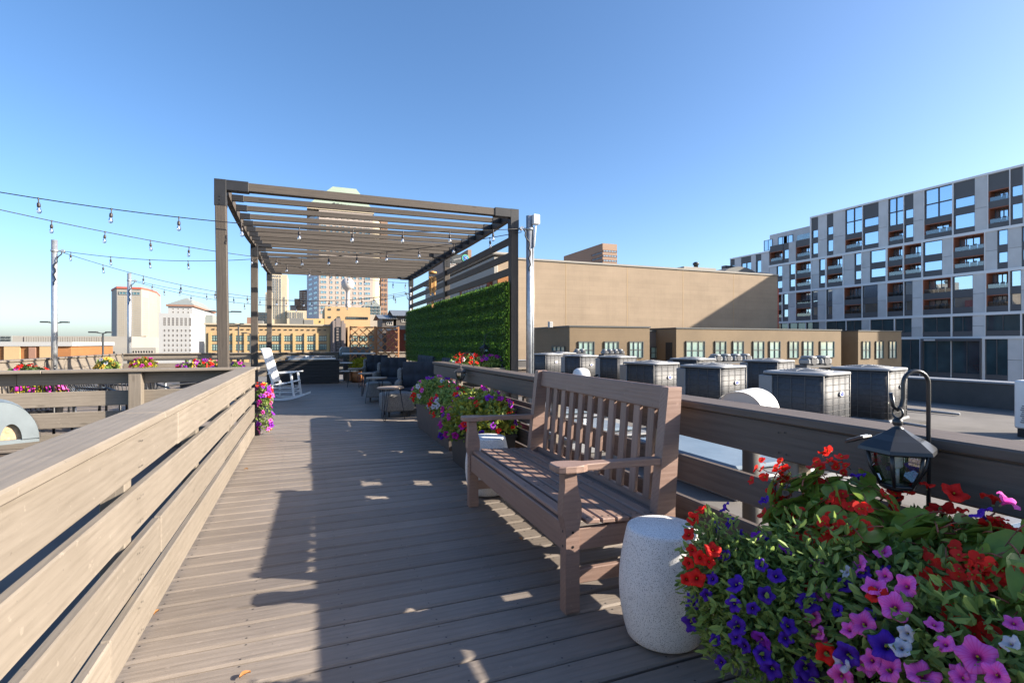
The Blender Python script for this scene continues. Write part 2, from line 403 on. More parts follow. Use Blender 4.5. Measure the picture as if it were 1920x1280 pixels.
M['black_wood'] = wood('black_boards', (0.022, 0.021, 0.023), (0.012, 0.012, 0.013), (0.035, 0.033, 0.034), 0.45, 0.2)
# terrazzo stool
m, n, l, p = newmat('terrazzo')
v = coords(n, l, (1, 1, 1))
base = ramp(n, l, noise(n, l, v, 6, 4), [(0.3, (0.70, 0.69, 0.67)), (0.7, (0.80, 0.79, 0.77))])
for sc_, th, colr in ((210, 0.30, (0.10, 0.10, 0.105)), (150, 0.22, (0.26, 0.25, 0.23)), (290, 0.30, (0.18, 0.18, 0.18))):
    vo = N(n, 'ShaderNodeTexVoronoi'); vo.inputs['Scale'].default_value = sc_; l.new(v, vo.inputs['Vector'])
    sel = N(n, 'ShaderNodeSeparateColor'); l.new(vo.outputs['Color'], sel.inputs[0])
    gt = N(n, 'ShaderNodeMath', operation='GREATER_THAN'); gt.inputs[1].default_value = 0.6; l.new(sel.outputs[0], gt.inputs[0])
    lt = N(n, 'ShaderNodeMath', operation='LESS_THAN'); lt.inputs[1].default_value = th; l.new(vo.outputs['Distance'], lt.inputs[0])
    mu = N(n, 'ShaderNodeMath', operation='MULTIPLY'); l.new(gt.outputs[0], mu.inputs[0]); l.new(lt.outputs[0], mu.inputs[1])
    base = mix(n, l, mu.outputs[0], base, colr)
l.new(base, p.inputs['Base Color']); p.inputs['Roughness'].default_value = 0.6
bump(n, l, p, noise(n, l, v, 120, 3), 0.15)
M['terrazzo'] = m
# leaves and petals
M['leaf'] = leafmat('petunia_leaf', (0.085, 0.145, 0.035), (0.30, 0.40, 0.10), 0.55, 0.35)
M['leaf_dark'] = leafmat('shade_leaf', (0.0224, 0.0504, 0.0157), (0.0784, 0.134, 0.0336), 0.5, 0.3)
M['leaf_yellow'] = leafmat('yellow_leaf', (0.20, 0.22, 0.02), (0.50, 0.46, 0.04), 0.5, 0.4)
M['leaf_lime'] = leafmat('lime_leaf', (0.10, 0.14, 0.02), (0.34, 0.33, 0.04), 0.5, 0.4)
M['dry'] = leafmat('dry_leaf', (0.30, 0.12, 0.04), (0.45, 0.22, 0.07), 0.6, 0.3)
M['begonia_leaf'] = leafmat('begonia_leaf', (0.0718, 0.154, 0.0246), (0.246, 0.328, 0.0575), 0.3, 0.3, 25)
M['box_leaf'] = leafmat('boxwood_leaf', (0.015, 0.050, 0.010), (0.105, 0.205, 0.032), 0.45, 0.5, 14)
M['stem'] = plain('green_stem', (0.10, 0.13, 0.05), 0.6, 0, 0.2, 20)
M['red_stem'] = plain('begonia_stem', (0.22, 0.06, 0.035), 0.5, 0, 0.2, 20)
M['pet_purple'] = petalmat('purple_petal', (0.11, 0.03, 0.46), (0.07, 0.012, 0.33), (0.01, 0.002, 0.05), 0.035)
M['pet_violet'] = petalmat('violet_petal', (0.30, 0.035, 0.52), (0.24, 0.02, 0.40), (0.05, 0.0, 0.08), 0.035)
M['pet_pink'] = petalmat('pink_petal', (0.95, 0.19, 0.68), (0.86, 0.10, 0.54), (0.34, 0.02, 0.17), 0.035)
M['pet_magenta'] = petalmat('magenta_petal', (0.62, 0.03, 0.44), (0.50, 0.02, 0.34), (0.14, 0.0, 0.08), 0.035)
M['pet_red'] = petalmat('red_petal', (0.88, 0.03, 0.02), (0.75, 0.018, 0.016), (0.12, 0.004, 0.004), 0.035)
M['pet_white'] = petalmat('white_petal', (0.80, 0.78, 0.85), (0.70, 0.68, 0.78), (0.30, 0.22, 0.42), 0.035)
M['pet_begonia'] = petalmat('begonia_petal', (0.95, 0.05, 0.03), (0.85, 0.03, 0.02), (0.75, 0.05, 0.02), 0.03)
M['pet_yellow'] = petalmat('yellow_petal', (0.80, 0.55, 0.10), (0.75, 0.45, 0.06), (0.5, 0.25, 0.02), 0.035)

# ================================================================== SETTING
def structure(name, mb, mat):
    return tag(mb.build(name, mat), kind='structure')
mb = MB(); mb.face([(-4000, -4000, -16), (4000, -4000, -16), (4000, 6000, -16), (-4000, 6000, -16)])
structure('city_ground', mb, M['concrete'])
ROOF = -0.10
mb = MB(); mb.box((-16, -9, -16), (14.2, 27, ROOF)); structure('roof', mb, M['roof'])
# roof parapets
for label, lo, hi in (('dark parapet wall along the roof edge behind the large condenser units', (13.6, -9, ROOF), (14.0, 27, 0.42)),
                      ('low parapet wall at the far roof edge below the downtown skyline', (-16, 26.4, ROOF), (13.6, 26.8, 0.30))):
    t = thing('parapet_wall', label, 'wall', lo)
    boxpart('wall', lo, hi, M['roof_dark'], t)
    boxpart('coping', (lo[0] - .04, lo[1] - .04, hi[2] + .002), (hi[0] + .04, hi[1] + .04, hi[2] + .045), M['ac_metal'], t, 0.01)

# ------------------------------------------------------------------ far buildings
BM = {
 'concrete_beige': masonry('beige_block_wall', (0.303, 0.234, 0.167), (0.255, 0.194, 0.139), 1.2, 0.6, 0.05, 0.9, 0.15),
 'brick_red': masonry('red_brick', (0.218, 0.0516, 0.0273), (0.182, 0.134, 0.103), 0.9, 0.3, 0.2, 0.9, 0.3),
 'brick_orange': masonry('orange_brick', (0.279, 0.121, 0.0455), (0.243, 0.152, 0.0853), 0.9, 0.3, 0.12, 0.9, 0.3),
 'siding': masonry('brown_siding', (0.157, 0.112, 0.0667), (0.0968, 0.0698, 0.0455), 6.0, 0.16, 0.08, 0.7, 0.5),
 'siding_dark': masonry('grey_siding', (0.12, 0.105, 0.095), (0.07, 0.06, 0.055), 6.0, 0.16, 0.08, 0.7, 0.5),
 'stucco_tan': plain('tan_stucco', (0.164, 0.118, 0.0698), 0.85, 0, 0.1, 0.4),
 'stone_tan': plain('tan_stone', (0.401, 0.276, 0.145), 0.85, 0, 0.08, 0.15),
 'stone_cream': plain('cream_stone', (0.397, 0.339, 0.243), 0.85, 0, 0.07, 0.1),
 'stone_yellow': plain('yellow_stone', (0.437, 0.306, 0.139), 0.85, 0, 0.08, 0.15),
 'stone_pale': plain('pale_stone', (0.279, 0.26, 0.229), 0.85, 0, 0.06, 0.05),
 'stone_white': plain('white_marble', (0.334, 0.334, 0.329), 0.8, 0, 0.04, 0.05),
 'stone_pink': plain('pinkish_granite', (0.339, 0.285, 0.248), 0.7, 0, 0.05, 0.02),
 'stone_grey': plain('grey_limestone', (0.2, 0.164, 0.148), 0.85, 0, 0.1, 0.2),
 'slate': plain('grey_slate', (0.20, 0.22, 0.21), 0.7, 0, 0.1, 0.1),
 'copper_green': plain('green_copper', (0.255, 0.316, 0.243), 0.6, 0, 0.06, 0.05),
 'coral': plain('coral_trim', (0.376, 0.0968, 0.0607), 0.7, 0, 0.08, 0.1),
 'brown_stone': plain('brown_stone', (0.24, 0.13, 0.09), 0.8, 0, 0.1, 0.05),
 'brown_panel': plain('brown_panel', (0.24, 0.15, 0.10), 0.7, 0, 0.06, 0.05),
 'frame': plain('dark_window_frame', (0.035, 0.04, 0.042), 0.5, 0, 0.1, 2),
 'frame_light': plain('pale_window_frame', (0.5, 0.47, 0.42), 0.6, 0, 0.1, 2),
 'glass': glassy('dark_glass', (0.02, 0.027, 0.03), 0.05, 0.4),
 'glass_green': glassy('green_glass', (0.20, 0.30, 0.27), 0.08, 0.35, 0.6),
 'glass_blue': glassy('blue_glass', (0.10, 0.20, 0.26), 0.05, 0.3),
 'glass_teal': glassy('teal_glass', (0.03, 0.15, 0.19), 0.05, 0.2),
 'dark': plain('dark_void', (0.02, 0.02, 0.02), 0.8, 0, 0.1, 1),
 'roofgrey': plain('grey_roof', (0.152, 0.152, 0.146), 0.85, 0, 0.1, 0.2),
 'red_roof': plain('red_trim', (0.33, 0.07, 0.04), 0.7, 0, 0.1, 0.2),
 'shaded_side': plain('shaded_granite', (0.40, 0.42, 0.46), 0.7, 0, 0.05, 0.02),  # blue-grey shade on the big tower's left face, painted into the stone
 'far_glass': plain('far_window_glass', (0.075, 0.072, 0.075), 0.45, 0, 0.2, 0.3),
 'seam': plain('standing_seam', (0.255, 0.267, 0.273), 0.4, 0.5, 0.08, 0.3),
 'water_tower': plain('water_tower_paint', (0.437, 0.4, 0.376), 0.55, 0, 0.03, 0.2),
 'logo_green': plain('logo_green', (0.10, 0.42, 0.20), 0.5, 0, 0.05, 1),
 'logo_blue': plain('logo_blue', (0.03, 0.16, 0.45), 0.5, 0, 0.05, 1),
}
def win_mesh(w, h, nx, ny, fr, gl, f=0.09, proud=0.14):
    def mk():
        b = MB(); x = w / 2; z = h / 2
        b.box((-x, -proud, -z), (-x + f, 0, z)); b.box((x - f, -proud, -z), (x, 0, z))
        b.box((-x + f, -proud + .003, z - f), (x - f, 0, z)); b.box((-x + f, -proud + .003, -z), (x - f, 0, -z + f))
        for i in range(1, nx):
            q = -x + w * i / nx; b.box((q - f * .4, -proud + .02, -z + f), (q + f * .4, -.03, z - f))
        for i in range(1, ny):
            q = -z + h * i / ny; b.box((-x + f, -proud + .03, q - f * .4), (x - f, -.035, q + f * .4))
        b.face([(-x + f, -.02, -z + f), (x - f, -.02, -z + f), (x - f, -.02, z - f), (-x + f, -.02, z - f)], 1)
        return b.mesh('window', [fr, gl])
    return shared(('win', round(w, 2), round(h, 2), nx, ny, fr.name, gl.name, f, proud), mk)
def face_M(A, B, p, z):
    d = Vector((B[0] - A[0], B[1] - A[1], 0)).normalized()
    y = Vector((-d.y, d.x, 0))
    Mx = Matrix((d, y, Vector((0, 0, 1)))).transposed().to_4x4()
    Mx.translation = Vector((p[0], p[1], z)); return Mx
def px_on(A, B, px):
    """where the bearing of a pixel column meets the wall A-B"""
    u = (px - 960) / FOC; d = Vector((SN + u * CS, CS - u * SN)); a = Vector(A[:2]); e = Vector(B[:2]) - a
    s = (a.x * e.y - a.y * e.x) / (d.x * e.y - d.y * e.x)
    return d * s
def zpx(P, py): 
    D = P[0] * SN + P[1] * CS
    return EYE - (py - HOR) / FOC * D
def windows(root, A, B, pxs, w, rows, fr='frame', gl='glass', nx=1, ny=1, name='window', f=0.09, proud=0.14, ref=None):
    """one window per (pixel column, pair of pixel rows) on the wall A-B; w is its width in metres"""
    for px in pxs:
        ww = w
        if isinstance(px, tuple):
            a = px_on(A, B, px[0]); b = px_on(A, B, px[1]); P = (a + b) / 2; ww = (b - a).length
        else: P = px_on(A, B, px)
        for (y0, y1) in rows:
            zr = ref if ref is not None else P
            z1 = zpx(zr, y0); z0 = zpx(zr, y1)
            inst(name, win_mesh(round(ww, 1), round(z1 - z0, 1), nx, ny, BM[fr], BM[gl], f, proud), root, face_M(A, B, P, (z0 + z1) / 2))
def prism(name, pts, z0, z1, mat, root, top=True):
    b = MB(); n = len(pts); c = sum((Vector(p[:2]) for p in pts), Vector((0, 0))) / n
    q = [(p[0] - c.x, p[1] - c.y) for p in pts]; h = (z1 - z0) / 2
    for i in range(n):
        j = (i + 1) % n; b.face([(*q[i], -h), (*q[j], -h), (*q[j], h), (*q[i], h)])
    b.face([(*p, h) for p in q])
    return b.build(name, mat, root, Matrix.Translation((c.x, c.y, (z0 + z1) / 2)))
def frustum(name, pts, z0, pts2, z1, mat, root):
    b = MB(); n = len(pts); c = sum((Vector(p[:2]) for p in pts), Vector((0, 0))) / n
    lo = [(p[0] - c.x, p[1] - c.y, 0) for p in pts]; hi = [(p[0] - c.x, p[1] - c.y, z1 - z0) for p in pts2]
    for i in range(n):
        j = (i + 1) % n; b.face([lo[i], lo[j], hi[j], hi[i]])
    b.face(hi)
    return b.build(name, mat, root, Matrix.Translation((c.x, c.y, z0)))
def rect(x0, x1, y0, y1): return [(x0, y0), (x1, y0), (x1, y1), (x0, y1)]
ZB = -16
def block(root, name, px0, px1, py, Y, depth, mat, z0=ZB, pyref=None, z1=None):
    a = at(px0, py, Y); b = at(px1, py, Y); ref = at(pyref if pyref is not None else (px0 + px1) / 2, py, Y)
    z1 = ref.z if z1 is None else z1
    prism(name, rect(a.x, b.x, Y, Y + depth), z0, z1, BM[mat], root)
    return (a.x, Y), (b.x, Y), z1
def building(label, px, Y, name='building', cat='building', group=None):
    p = at(px, HOR, Y); return thing(name, label, cat, (p.x, Y, ZB), group)

# the pale tower with the coral roof line, far left
Y = 380
P = [at(209, 640, 402), at(219, 640, 380), at(265, 640, 380), at(279, 640, 389), at(294, 640, 408)]
t = building('tall pale octagonal tower with a coral roof line and rows of dark window bands', 240, Y, 'office_tower', 'tower')
zt = zpx(P[1], 541)
foot = [(p.x, p.y) for p in P] + [(P[4].x - 5, 440), (P[0].x + 3, 440)]
prism('wall', foot, ZB, zt, BM['stone_pale'], t)
b = prism('roof_trim', [(p[0], p[1]) for p in [(x + (x - P[2].x + 8) * .006, y - .5) for x, y in foot]], zt + .05, zt + 1.3, BM['coral'], t)
rows = [(556 + 4.2 * i, 558 + 4.2 * i) for i in range(20)]
windows(t, P[1], P[2], [(221, 234), (236, 239.5), (247, 249.5), (251, 263)], 1, rows, 'stone_cream', 'far_glass', 3, 1, 'window_band', 0.2, 0.06, P[1])
windows(t, P[2], P[3], [(268, 278)], 1, rows, 'stone_cream', 'far_glass', 3, 1, 'window_band', 0.2, 0.06, P[1])
windows(t, P[3], P[4], [283, 287, 291], 1.6, rows[2:], 'stone_cream', 'far_glass', 1, 1, 'window', 0.2, 0.06, P[1])
windows(t, P[1], P[2], [(223, 263)], 1, [(546, 552)], 'slate', 'glass_teal', 6, 1, 'crown_window', 0.4, 0.3, P[1])
# white stepped building with hip roof
Y = 300
t = building('white marble building with a grey hipped roof and tall dark middle windows', 330, Y, 'office_building', 'building')
A, B, z1 = block(t, 'wall', 298, 357, 587, Y, 62, 'stone_white')
A2, B2, z2 = block(t, 'upper_wall', 315, 361, 574.5, Y + 4, 66, 'stone_white', z1 - .2)
prism('eaves', rect(A2[0] - .8, B2[0] + .8, Y + 3.2, Y + 71), z2 + .02, z2 + .9, BM['brown_stone'], t)
frustum('roof', rect(A2[0] - .5, B2[0] + .5, Y + 3.5, Y + 70), z2 + .95, rect(A2[0] + 6, B2[0] - 4, Y + 14, Y + 56), z2 + 5.2, BM['slate'], t)
windows(t, A, B, [308.6 + 7.93 * i for i in range(7)], 1.0, [(617 + 9.15 * i, 622.3 + 9.15 * i) for i in range(5)], 'frame_light', 'far_glass', 1, 2, 'window', 0.1, 0.04, at(330, 600, Y))
windows(t, A, B, [308.6 + 7.93 * i for i in range(7)], 1.25, [(595, 611)], 'frame_light', 'far_glass', 2, 4, 'tall_window', 0.1, 0.04, at(330, 600, Y))
windows(t, A2, B2, [324.6, 334.2, 343.6, 353], 1.0, [(577.5, 580.5), (583.3, 587)], 'frame_light', 'far_glass', 1, 2, 'window', 0.1, 0.04, at(330, 600, Y + 4))
for i, (dx, h) in enumerate(((30, 590), (58, 600))):
    a = at(372 + i * 16, h, Y + 40 + i * 14)
    prism('wing', rect(a.x, a.x + 7, a.y, a.y + 20), ZB, a.z, BM['slate'], t)
# fins building and its low wing
Y = 170
t = building('long pale building with a row of dark vertical fins along its upper wall', 140, Y, 'civic_building', 'building')
A, B, z1 = block(t, 'wall', 23, 243, 630, Y, 30, 'stone_pale', pyref=140)
A2, B2, z2 = block(t, 'wing', 130, 292, 652, Y - 3, 2.9, 'stone_pale', pyref=200)
p0, p1 = px_on(A, B, 44), px_on(A, B, 195)
boxpart('recess', (p0.x, Y - .05, zpx(at(140, 640, Y), 651)), (p1.x, Y - .02, zpx(at(140, 640, Y), 631.5)), BM['brown_stone'], t)
for i in range(33):
    p = px_on(A, B, 46 + i * 4.53)
    boxpart('fin', (p.x - .02, Y - .16, zpx(at(140, 640, Y), 651)), (p.x + .38, Y - .055, zpx(at(140, 640, Y), 631.5)), BM['stone_pale'], t)
windows(t, A2, B2, [141, 156.5, 165, 181, 189, 204, 212], .8, [(659, 663)], 'frame', 'glass', 1, 1, 'window', .08, .14, at(180, 640, Y - 3))
windows(t, A2, B2, [250 + 5 * i for i in range(8)], .55, [(657, 662)], 'frame_light', 'dark', 1, 1, 'window', .06, .14, at(250, 640, Y - 3))
# orange brick strip
Y = 75
t = building('low orange brick building with a white parapet at the left edge', 60, Y, 'brick_building', 'building')
A, B, z1 = block(t, 'wall', -160, 133, 649, Y, 14, 'brick_orange', pyref=60)
prism('parapet', rect(A[0] - .2, B[0] + .2, Y - .25, Y + 14), z1 + .01, z1 + .5, BM['stone_white'], t)
for px in (-40, 24, 90):
    p = px_on(A, B, px); boxpart('pilaster', (p.x - .7, Y - .2, ZB), (p.x + .7, Y - .01, z1), BM['stone_tan'], t)
p = px_on(A, B, 62); boxpart('downpipe', (p.x - .3, Y - .25, ZB), (p.x + .3, Y - .02, z1 - .1), BM['brown_stone'], t)
# tiny glass block on the horizon at the far left
Y = 260
t = building('small dark glass block on the horizon at the left edge', 10, Y, 'office_building', 'building')
A, B, z1 = block(t, 'wall', -60, 22, 629, Y, 20, 'slate', pyref=10)
windows(t, A, B, [(2, 10), (12, 20)], 1, [(631, 634), (636, 639)], 'frame', 'glass_blue', 2, 1, 'window', .2, .2, at(10, 640, Y))
# two small blocks behind the long building
Y = 330
t = building('small blue glass office block beside the second pergola post', 492, Y, 'office_building', 'building')
A, B, z1 = block(t, 'wall', 483, 506, 585, Y, 20, 'slate')
windows(t, A, B, [(484, 489), (490, 495), (496, 501)], 1, [(586 + 6 * i, 591 + 6 * i) for i in range(4)], 'frame', 'glass_blue', 2, 1, 'window', .25, .3, at(495, 640, Y))
t = building('dark maroon block peeping over the long building left of the second post', 470, Y - 20, 'office_building', 'building')
block(t, 'wall', 463, 478, 595, Y - 20, 15, 'brown_stone')
# long yellow building with two rows of windows
Y = 120
t = building('long yellow stone building with two rows of green windows', 500, Y, 'warehouse', 'building')
A, B, z1 = block(t, 'wall', 386, 622, 610, Y, 30, 'stone_tan', pyref=500)
prism('cornice', rect(A[0] - .3, B[0] + .3, Y - .4, Y + 30), z1 + .02, z1 + .35, BM['stone_cream'], t)
zr = at(500, 640, Y)
cols = [405, 428, 449.5, 471, 495.5, 519, 540.5, 562, 583.5, 604]
windows(t, A, B, cols, 1.85, [(628.6, 639.6), (644.8, 656.2)], 'frame', 'glass_green', 4, 2, 'window', .07, .12, zr)
windows(t, A, B, [c + d for c in cols for d in (-5, 5)], .5, [(616.8, 619)], 'frame', 'dark', 1, 1, 'vent', .05, .1, zr)
for c in [394] + [c + 11 for c in cols]:
    p = px_on(A, B, c); boxpart('pilaster', (p.x - .28, Y - .25, ZB), (p.x + .28, Y - .01, zpx(zr, 624)), BM['stone_yellow'], t)
for px, w, h in ((556, 3.0, 1.5), (578, 2.2, 1.2), (483, 1.5, .8)):
    p = px_on(A, B, px); boxpart('rooftop_unit', (p.x - w / 2, Y + 4, z1 + .3), (p.x + w / 2, Y + 7, z1 + .3 + h), BM['roofgrey'], t, .05)
# its neighbour seen through the trellis
t = building('yellow stone building seen through the wooden trellis', 690, Y, 'warehouse', 'building')
A, B, z1 = block(t, 'wall', 652, 712, 613, Y + 2, 30, 'stone_tan')
block(t, 'brick_wing', 708, 726, 616, Y + 1, 28, 'brick_red')
windows(t, A, B, [664, 682, 699], 1.7, [(629, 639), (645, 656)], 'frame', 'glass_green', 3, 2, 'window', .07, .12, at(690, 640, Y))
# grey stone art deco entrance between them
t = building('grey stone entrance tower with stepped top and tall glass slot', 636, Y - 1, 'entrance_tower', 'building')
A, B, z1 = block(t, 'wall', 620, 648, 606, Y - 1, 12, 'stone_grey')
for a, c, y in ((624, 629, 601), (630, 639, 596), (640, 645, 601)):
    block(t, 'pier', a, c, y, Y - 1.6, 11, 'stone_grey')
windows(t, A, B, [634.5], 1, [(613, 660)], 'frame', 'glass_green', 1, 9, 'glass_slot', .08, .8, at(634, 640, Y))
# tan block, cream wing, white block
Y = 150
t = building('blank tan block with four small windows below the water tower', 650, Y, 'tan_building', 'building')
A, B, z1 = block(t, 'wall', 609, 694, 575.5, Y, 25, 'stone_tan')
windows(t, A, B, [618, 635], .65, [(579, 582.3), (593.5, 596.8)], 'frame', 'glass', 2, 2, 'window', .08, .12, at(650, 640, Y))
windows(t, A, B, [(648.5, 690)], .6, [(593.5, 598.5)], 'frame', 'glass', 12, 1, 'window_strip', .08, .12, at(650, 640, Y))
t = building('low yellow wing with four small vents left of the tan block', 580, Y, 'annex', 'building')
A, B, z1 = block(t, 'wall', 549, 608.5, 597, Y, 20, 'stone_yellow')
windows(t, A, B, [560, 573, 586, 600], .35, [(601, 604.5)], 'frame', 'dark', 1, 1, 'vent', .06, .12, at(580, 640, Y))
t = building('plain white block right of the tan block', 712, Y + 4, 'annex', 'building')
block(t, 'wall', 693, 740, 590, Y + 4, 20, 'stone_pale')
# dark gabled penthouses
Y = 105
t = building('dark gabled penthouses with pale metal roofs left of the green wall', 742, Y, 'penthouse', 'building')
for px0, px1, py, pr in ((717, 738, 597.5, 592), (743, 768, 592, 583)):
    A, B, z1 = block(t, 'wall', px0, px1, py, Y, 8, 'siding_dark', -2)
    zr = zpx(at(px0, 640, Y), pr); cx = (A[0] + B[0]) / 2
    b = MB(); o = .8; m0 = (A[0] - o, B[0] + o)
    for i in range(9):
        x0 = m0[0] + (m0[1] - m0[0]) * i / 9; x1 = m0[0] + (m0[1] - m0[0]) * (i + 1) / 9
        b.face([(x0, Y - .8, z1 - .05), (x1, Y - .8, z1 - .05), (x1, Y + 4, zr + .4), (x0, Y + 4, zr + .4)])
        b.face([(x1, Y + 8.8, z1 - .05), (x0, Y + 8.8, z1 - .05), (x0, Y + 4, zr + .4), (x1, Y + 4, zr + .4)])
        b.box((x0 - .05, Y - .8, z1 + .0), (x0 + .05, Y - .7, z1 + .15))
    b.build('metal_roof', BM['seam'], t)
    windows(t, A, B, [(px0 + px1) / 2 + 3], 1.2, [(py + 5, py + 12)], 'frame_light', 'glass', 3, 1, 'window', .1, .12, at(px0, 640, Y))
Y = 90
t = building('red brick corner building right of the trellis', 757, Y, 'brick_building', 'building')
A, B, z1 = block(t, 'wall', 746, 790, 618, Y, 14, 'brick_red')
prism('cornice', rect(A[0] - .2, B[0] + .2, Y - .3, Y + 14), z1 + .02, z1 + .7, BM['stone_pale'], t)
windows(t, A, B, [763], 1.1, [(625, 638)], 'frame', 'glass_green', 2, 2, 'window', .08, .12, at(757, 640, Y))
# reflective dark gable building
Y = 230
t = building('dark blue glass building with a pointed gable behind the tan block', 700, Y, 'glass_building', 'building')
a = at(682, 575, Y); b_ = at(714, 575, Y); pk = at(702, 561, Y)
mb = MB(); pts = [(a.x, ZB), (b_.x, ZB), (b_.x, zpx(b_, 575)), (pk.x, pk.z), (a.x, zpx(a, 572))]
mb.face([(x, Y, z) for x, z in pts]); mb.face([(x, Y + 12, z) for x, z in reversed(pts)])
for i in range(5):
    j = (i + 1) % 5; mb.face([(pts[j][0], Y, pts[j][1]), (pts[i][0], Y, pts[i][1]), (pts[i][0], Y + 12, pts[i][1]), (pts[j][0], Y + 12, pts[j][1])])
mb.build('wall', BM['slate'], t)
windows(t, (a.x, Y), (b_.x, Y), [(687, 692), (694, 699), (701, 706), (708, 712)], 1, [(574, 578), (580, 584), (586, 590)], 'frame', 'glass_teal', 1, 1, 'window', .2, .2, at(700, 640, Y))
# water tower
Y = 200
w = at(652, 533, Y)
t = building('white golf ball water tower on a flared stem', 652, Y, 'water_tower', 'water tower')
mb = MB(); rr = 2.35
prof = [(1.35, -12), (1.1, -10), (.85, -7.5), (.62, -4.5), (.62, -3.2), (.9, -2.4), (1.5, -1.75)] + [(rr * math.cos(q), rr * math.sin(q)) for q in [R(-46 + 136 * i / 10) for i in range(10)]] + [(0.02, rr)]
mb.lathe([(1.9, -22)] + prof, 28); mb.build('tank', BM['water_tower'], t, Matrix.Translation((w.x, Y, w.z)))
# cream art deco tower, its wing
Y = 400
t = building('cream art deco tower with narrow dark window strips', 518, Y, 'art_deco_tower', 'tower')
A, B, z1 = block(t, 'wall', 500, 538, 514, Y, 30, 'stone_cream')
windows(t, A, B, [512.5, 516, 520.5, 525.5], .9, [(522, 598)], 'frame_light', 'glass', 1, 16, 'window_strip', .12, .3, at(518, 640, Y))
windows(t, A, B, [533], .9, [(556, 598)], 'frame_light', 'glass', 1, 9, 'window_strip', .12, .3, at(518, 640, Y))
windows(t, A, B, [512.5, 516, 520.5, 525.5], .9, [(516, 519.5)], 'frame_light', 'glass', 1, 1, 'window', .12, .3, at(518, 640, Y))
A, B, z1 = block(t, 'shoulder', 497.5, 511, 548, Y - 2, 10, 'stone_cream')
windows(t, A, B, [501, 505], .8, [(552, 598)], 'frame_light', 'glass', 1, 10, 'window_strip', .12, .3, at(518, 640, Y))
A, B, z1 = block(t, 'wing', 538, 575, 582, Y - 4, 24, 'stone_cream')
windows(t, A, B, [541, 545, 550, 554, 559, 563, 567], .9, [(586, 597)], 'frame_light', 'glass', 1, 3, 'window_strip', .12, .3, at(550, 640, Y))
# pinkish stepped tower with peaked top
Y = 520
t = building('stepped brown tower with a small peaked top left of the big tower', 565, Y, 'stepped_tower', 'tower')
A, B, z1 = block(t, 'wall', 561, 578, 545, Y, 30, 'brown_panel')
frustum('peak', rect(A[0], B[0] + 8, Y, Y + 30), z1 + .05, rect(A[0] + 13, B[0] + 6, Y + 12, Y + 18), zpx(A, 538), BM['slate'], t)
windows(t, A, B, [(562.5, 567), (569, 574)], 1, [(548 + 4.2 * i, 550 + 4.2 * i) for i in range(11)], 'frame_light', 'glass', 1, 1, 'window_band', .3, .3, at(565, 640, Y))
A, B, z1 = block(t, 'step', 552, 562, 560, Y - 3, 26, 'brown_panel')
A, B, z1 = block(t, 'step', 544, 556, 572, Y - 5, 26, 'stone_pink')
# big tower with green roof
Y = 450
t = building('tall pink granite tower with blue windows and a pale green pyramid roof', 640, Y, 'skyscraper', 'tower')
A, B, z1 = block(t, 'wall', 598, 699, 397, Y, 50, 'stone_pink')
zr = at(640, 640, Y)
W0 = at(575.5, 640, Y + 34); prism('side_wall', [(A[0] - .1, Y + .3), (A[0] - .1, Y + 40), (W0.x, Y + 34)], ZB, z1 - 1, BM['shaded_side'], t)
rows = [(405 + 9.4 * i, 410.3 + 9.4 * i) for i in range(20)]
windows(t, A, B, [(601, 612.5), (684, 694.5)], 1, rows, 'frame_light', 'glass_blue', 2, 1, 'window', .2, .3, zr)
windows(t, A, B, [(619, 624), (630, 635.5), (641, 646.5), (651.5, 657), (662.5, 668), (673.5, 679)], 1, rows, 'frame_light', 'glass_blue', 1, 1, 'window', .2, .3, zr)
windows(t, (W0.x, W0.y), (A[0] - .1, Y + .3), [(578.5, 585.5), (588, 595)], 1, rows, 'shaded_side', 'glass_blue', 1, 1, 'window', .3, .1, zr)
# rounded bay and brown shaft on its right
c = (at(699, 640, Y).x, Y + 8); pts = []
xb = at(714, 640, Y).x - c[0]
bay = [(c[0] - 2, Y + .1)] + [(c[0] + xb * math.sin(q), Y + .1 + 8 * (1 - math.cos(q))) for q in [R(15 * i) for i in range(7)]] + [(c[0] - 2, Y + 12)]
prism('round_bay', bay, ZB, zpx(zr, 408), BM['stone_cream'], t)
windows(t, bay[1], bay[4], [(702.5, 706), (708, 711)], 1, rows[1:], 'frame_light', 'glass_blue', 1, 1, 'window', .15, -.1, zr)
A2, B2, z2 = block(t, 'brown_shaft', 714, 727, 409, Y + 7, 30, 'brown_panel')
windows(t, A2, B2, [717.5, 723.5], 1.6, [(414 + 9.4 * i, 419 + 9.4 * i) for i in range(19)], 'brown_stone', 'glass', 1, 1, 'window', .2, .3, zr)
xl = W0.x; xr = B[0] + 1
e0 = rect(xl, xr, Y - .6, Y + 52); h1 = zpx(zr, 388); h2 = zpx(at(640, 640, Y + 15), 351.5)
prism('cornice', e0, z1 + .02, h1, BM['stone_cream'], t)
xa = px_on((A[0], Y + 14), (B[0], Y + 14), 624).x; xc = px_on((A[0], Y + 14), (B[0], Y + 14), 668).x
frustum('roof', rect(xl + 1, xr - 1, Y + .2, Y + 51), h1 + .05, rect(xa, xc, Y + 15, Y + 36), h2, BM['copper_green'], t)
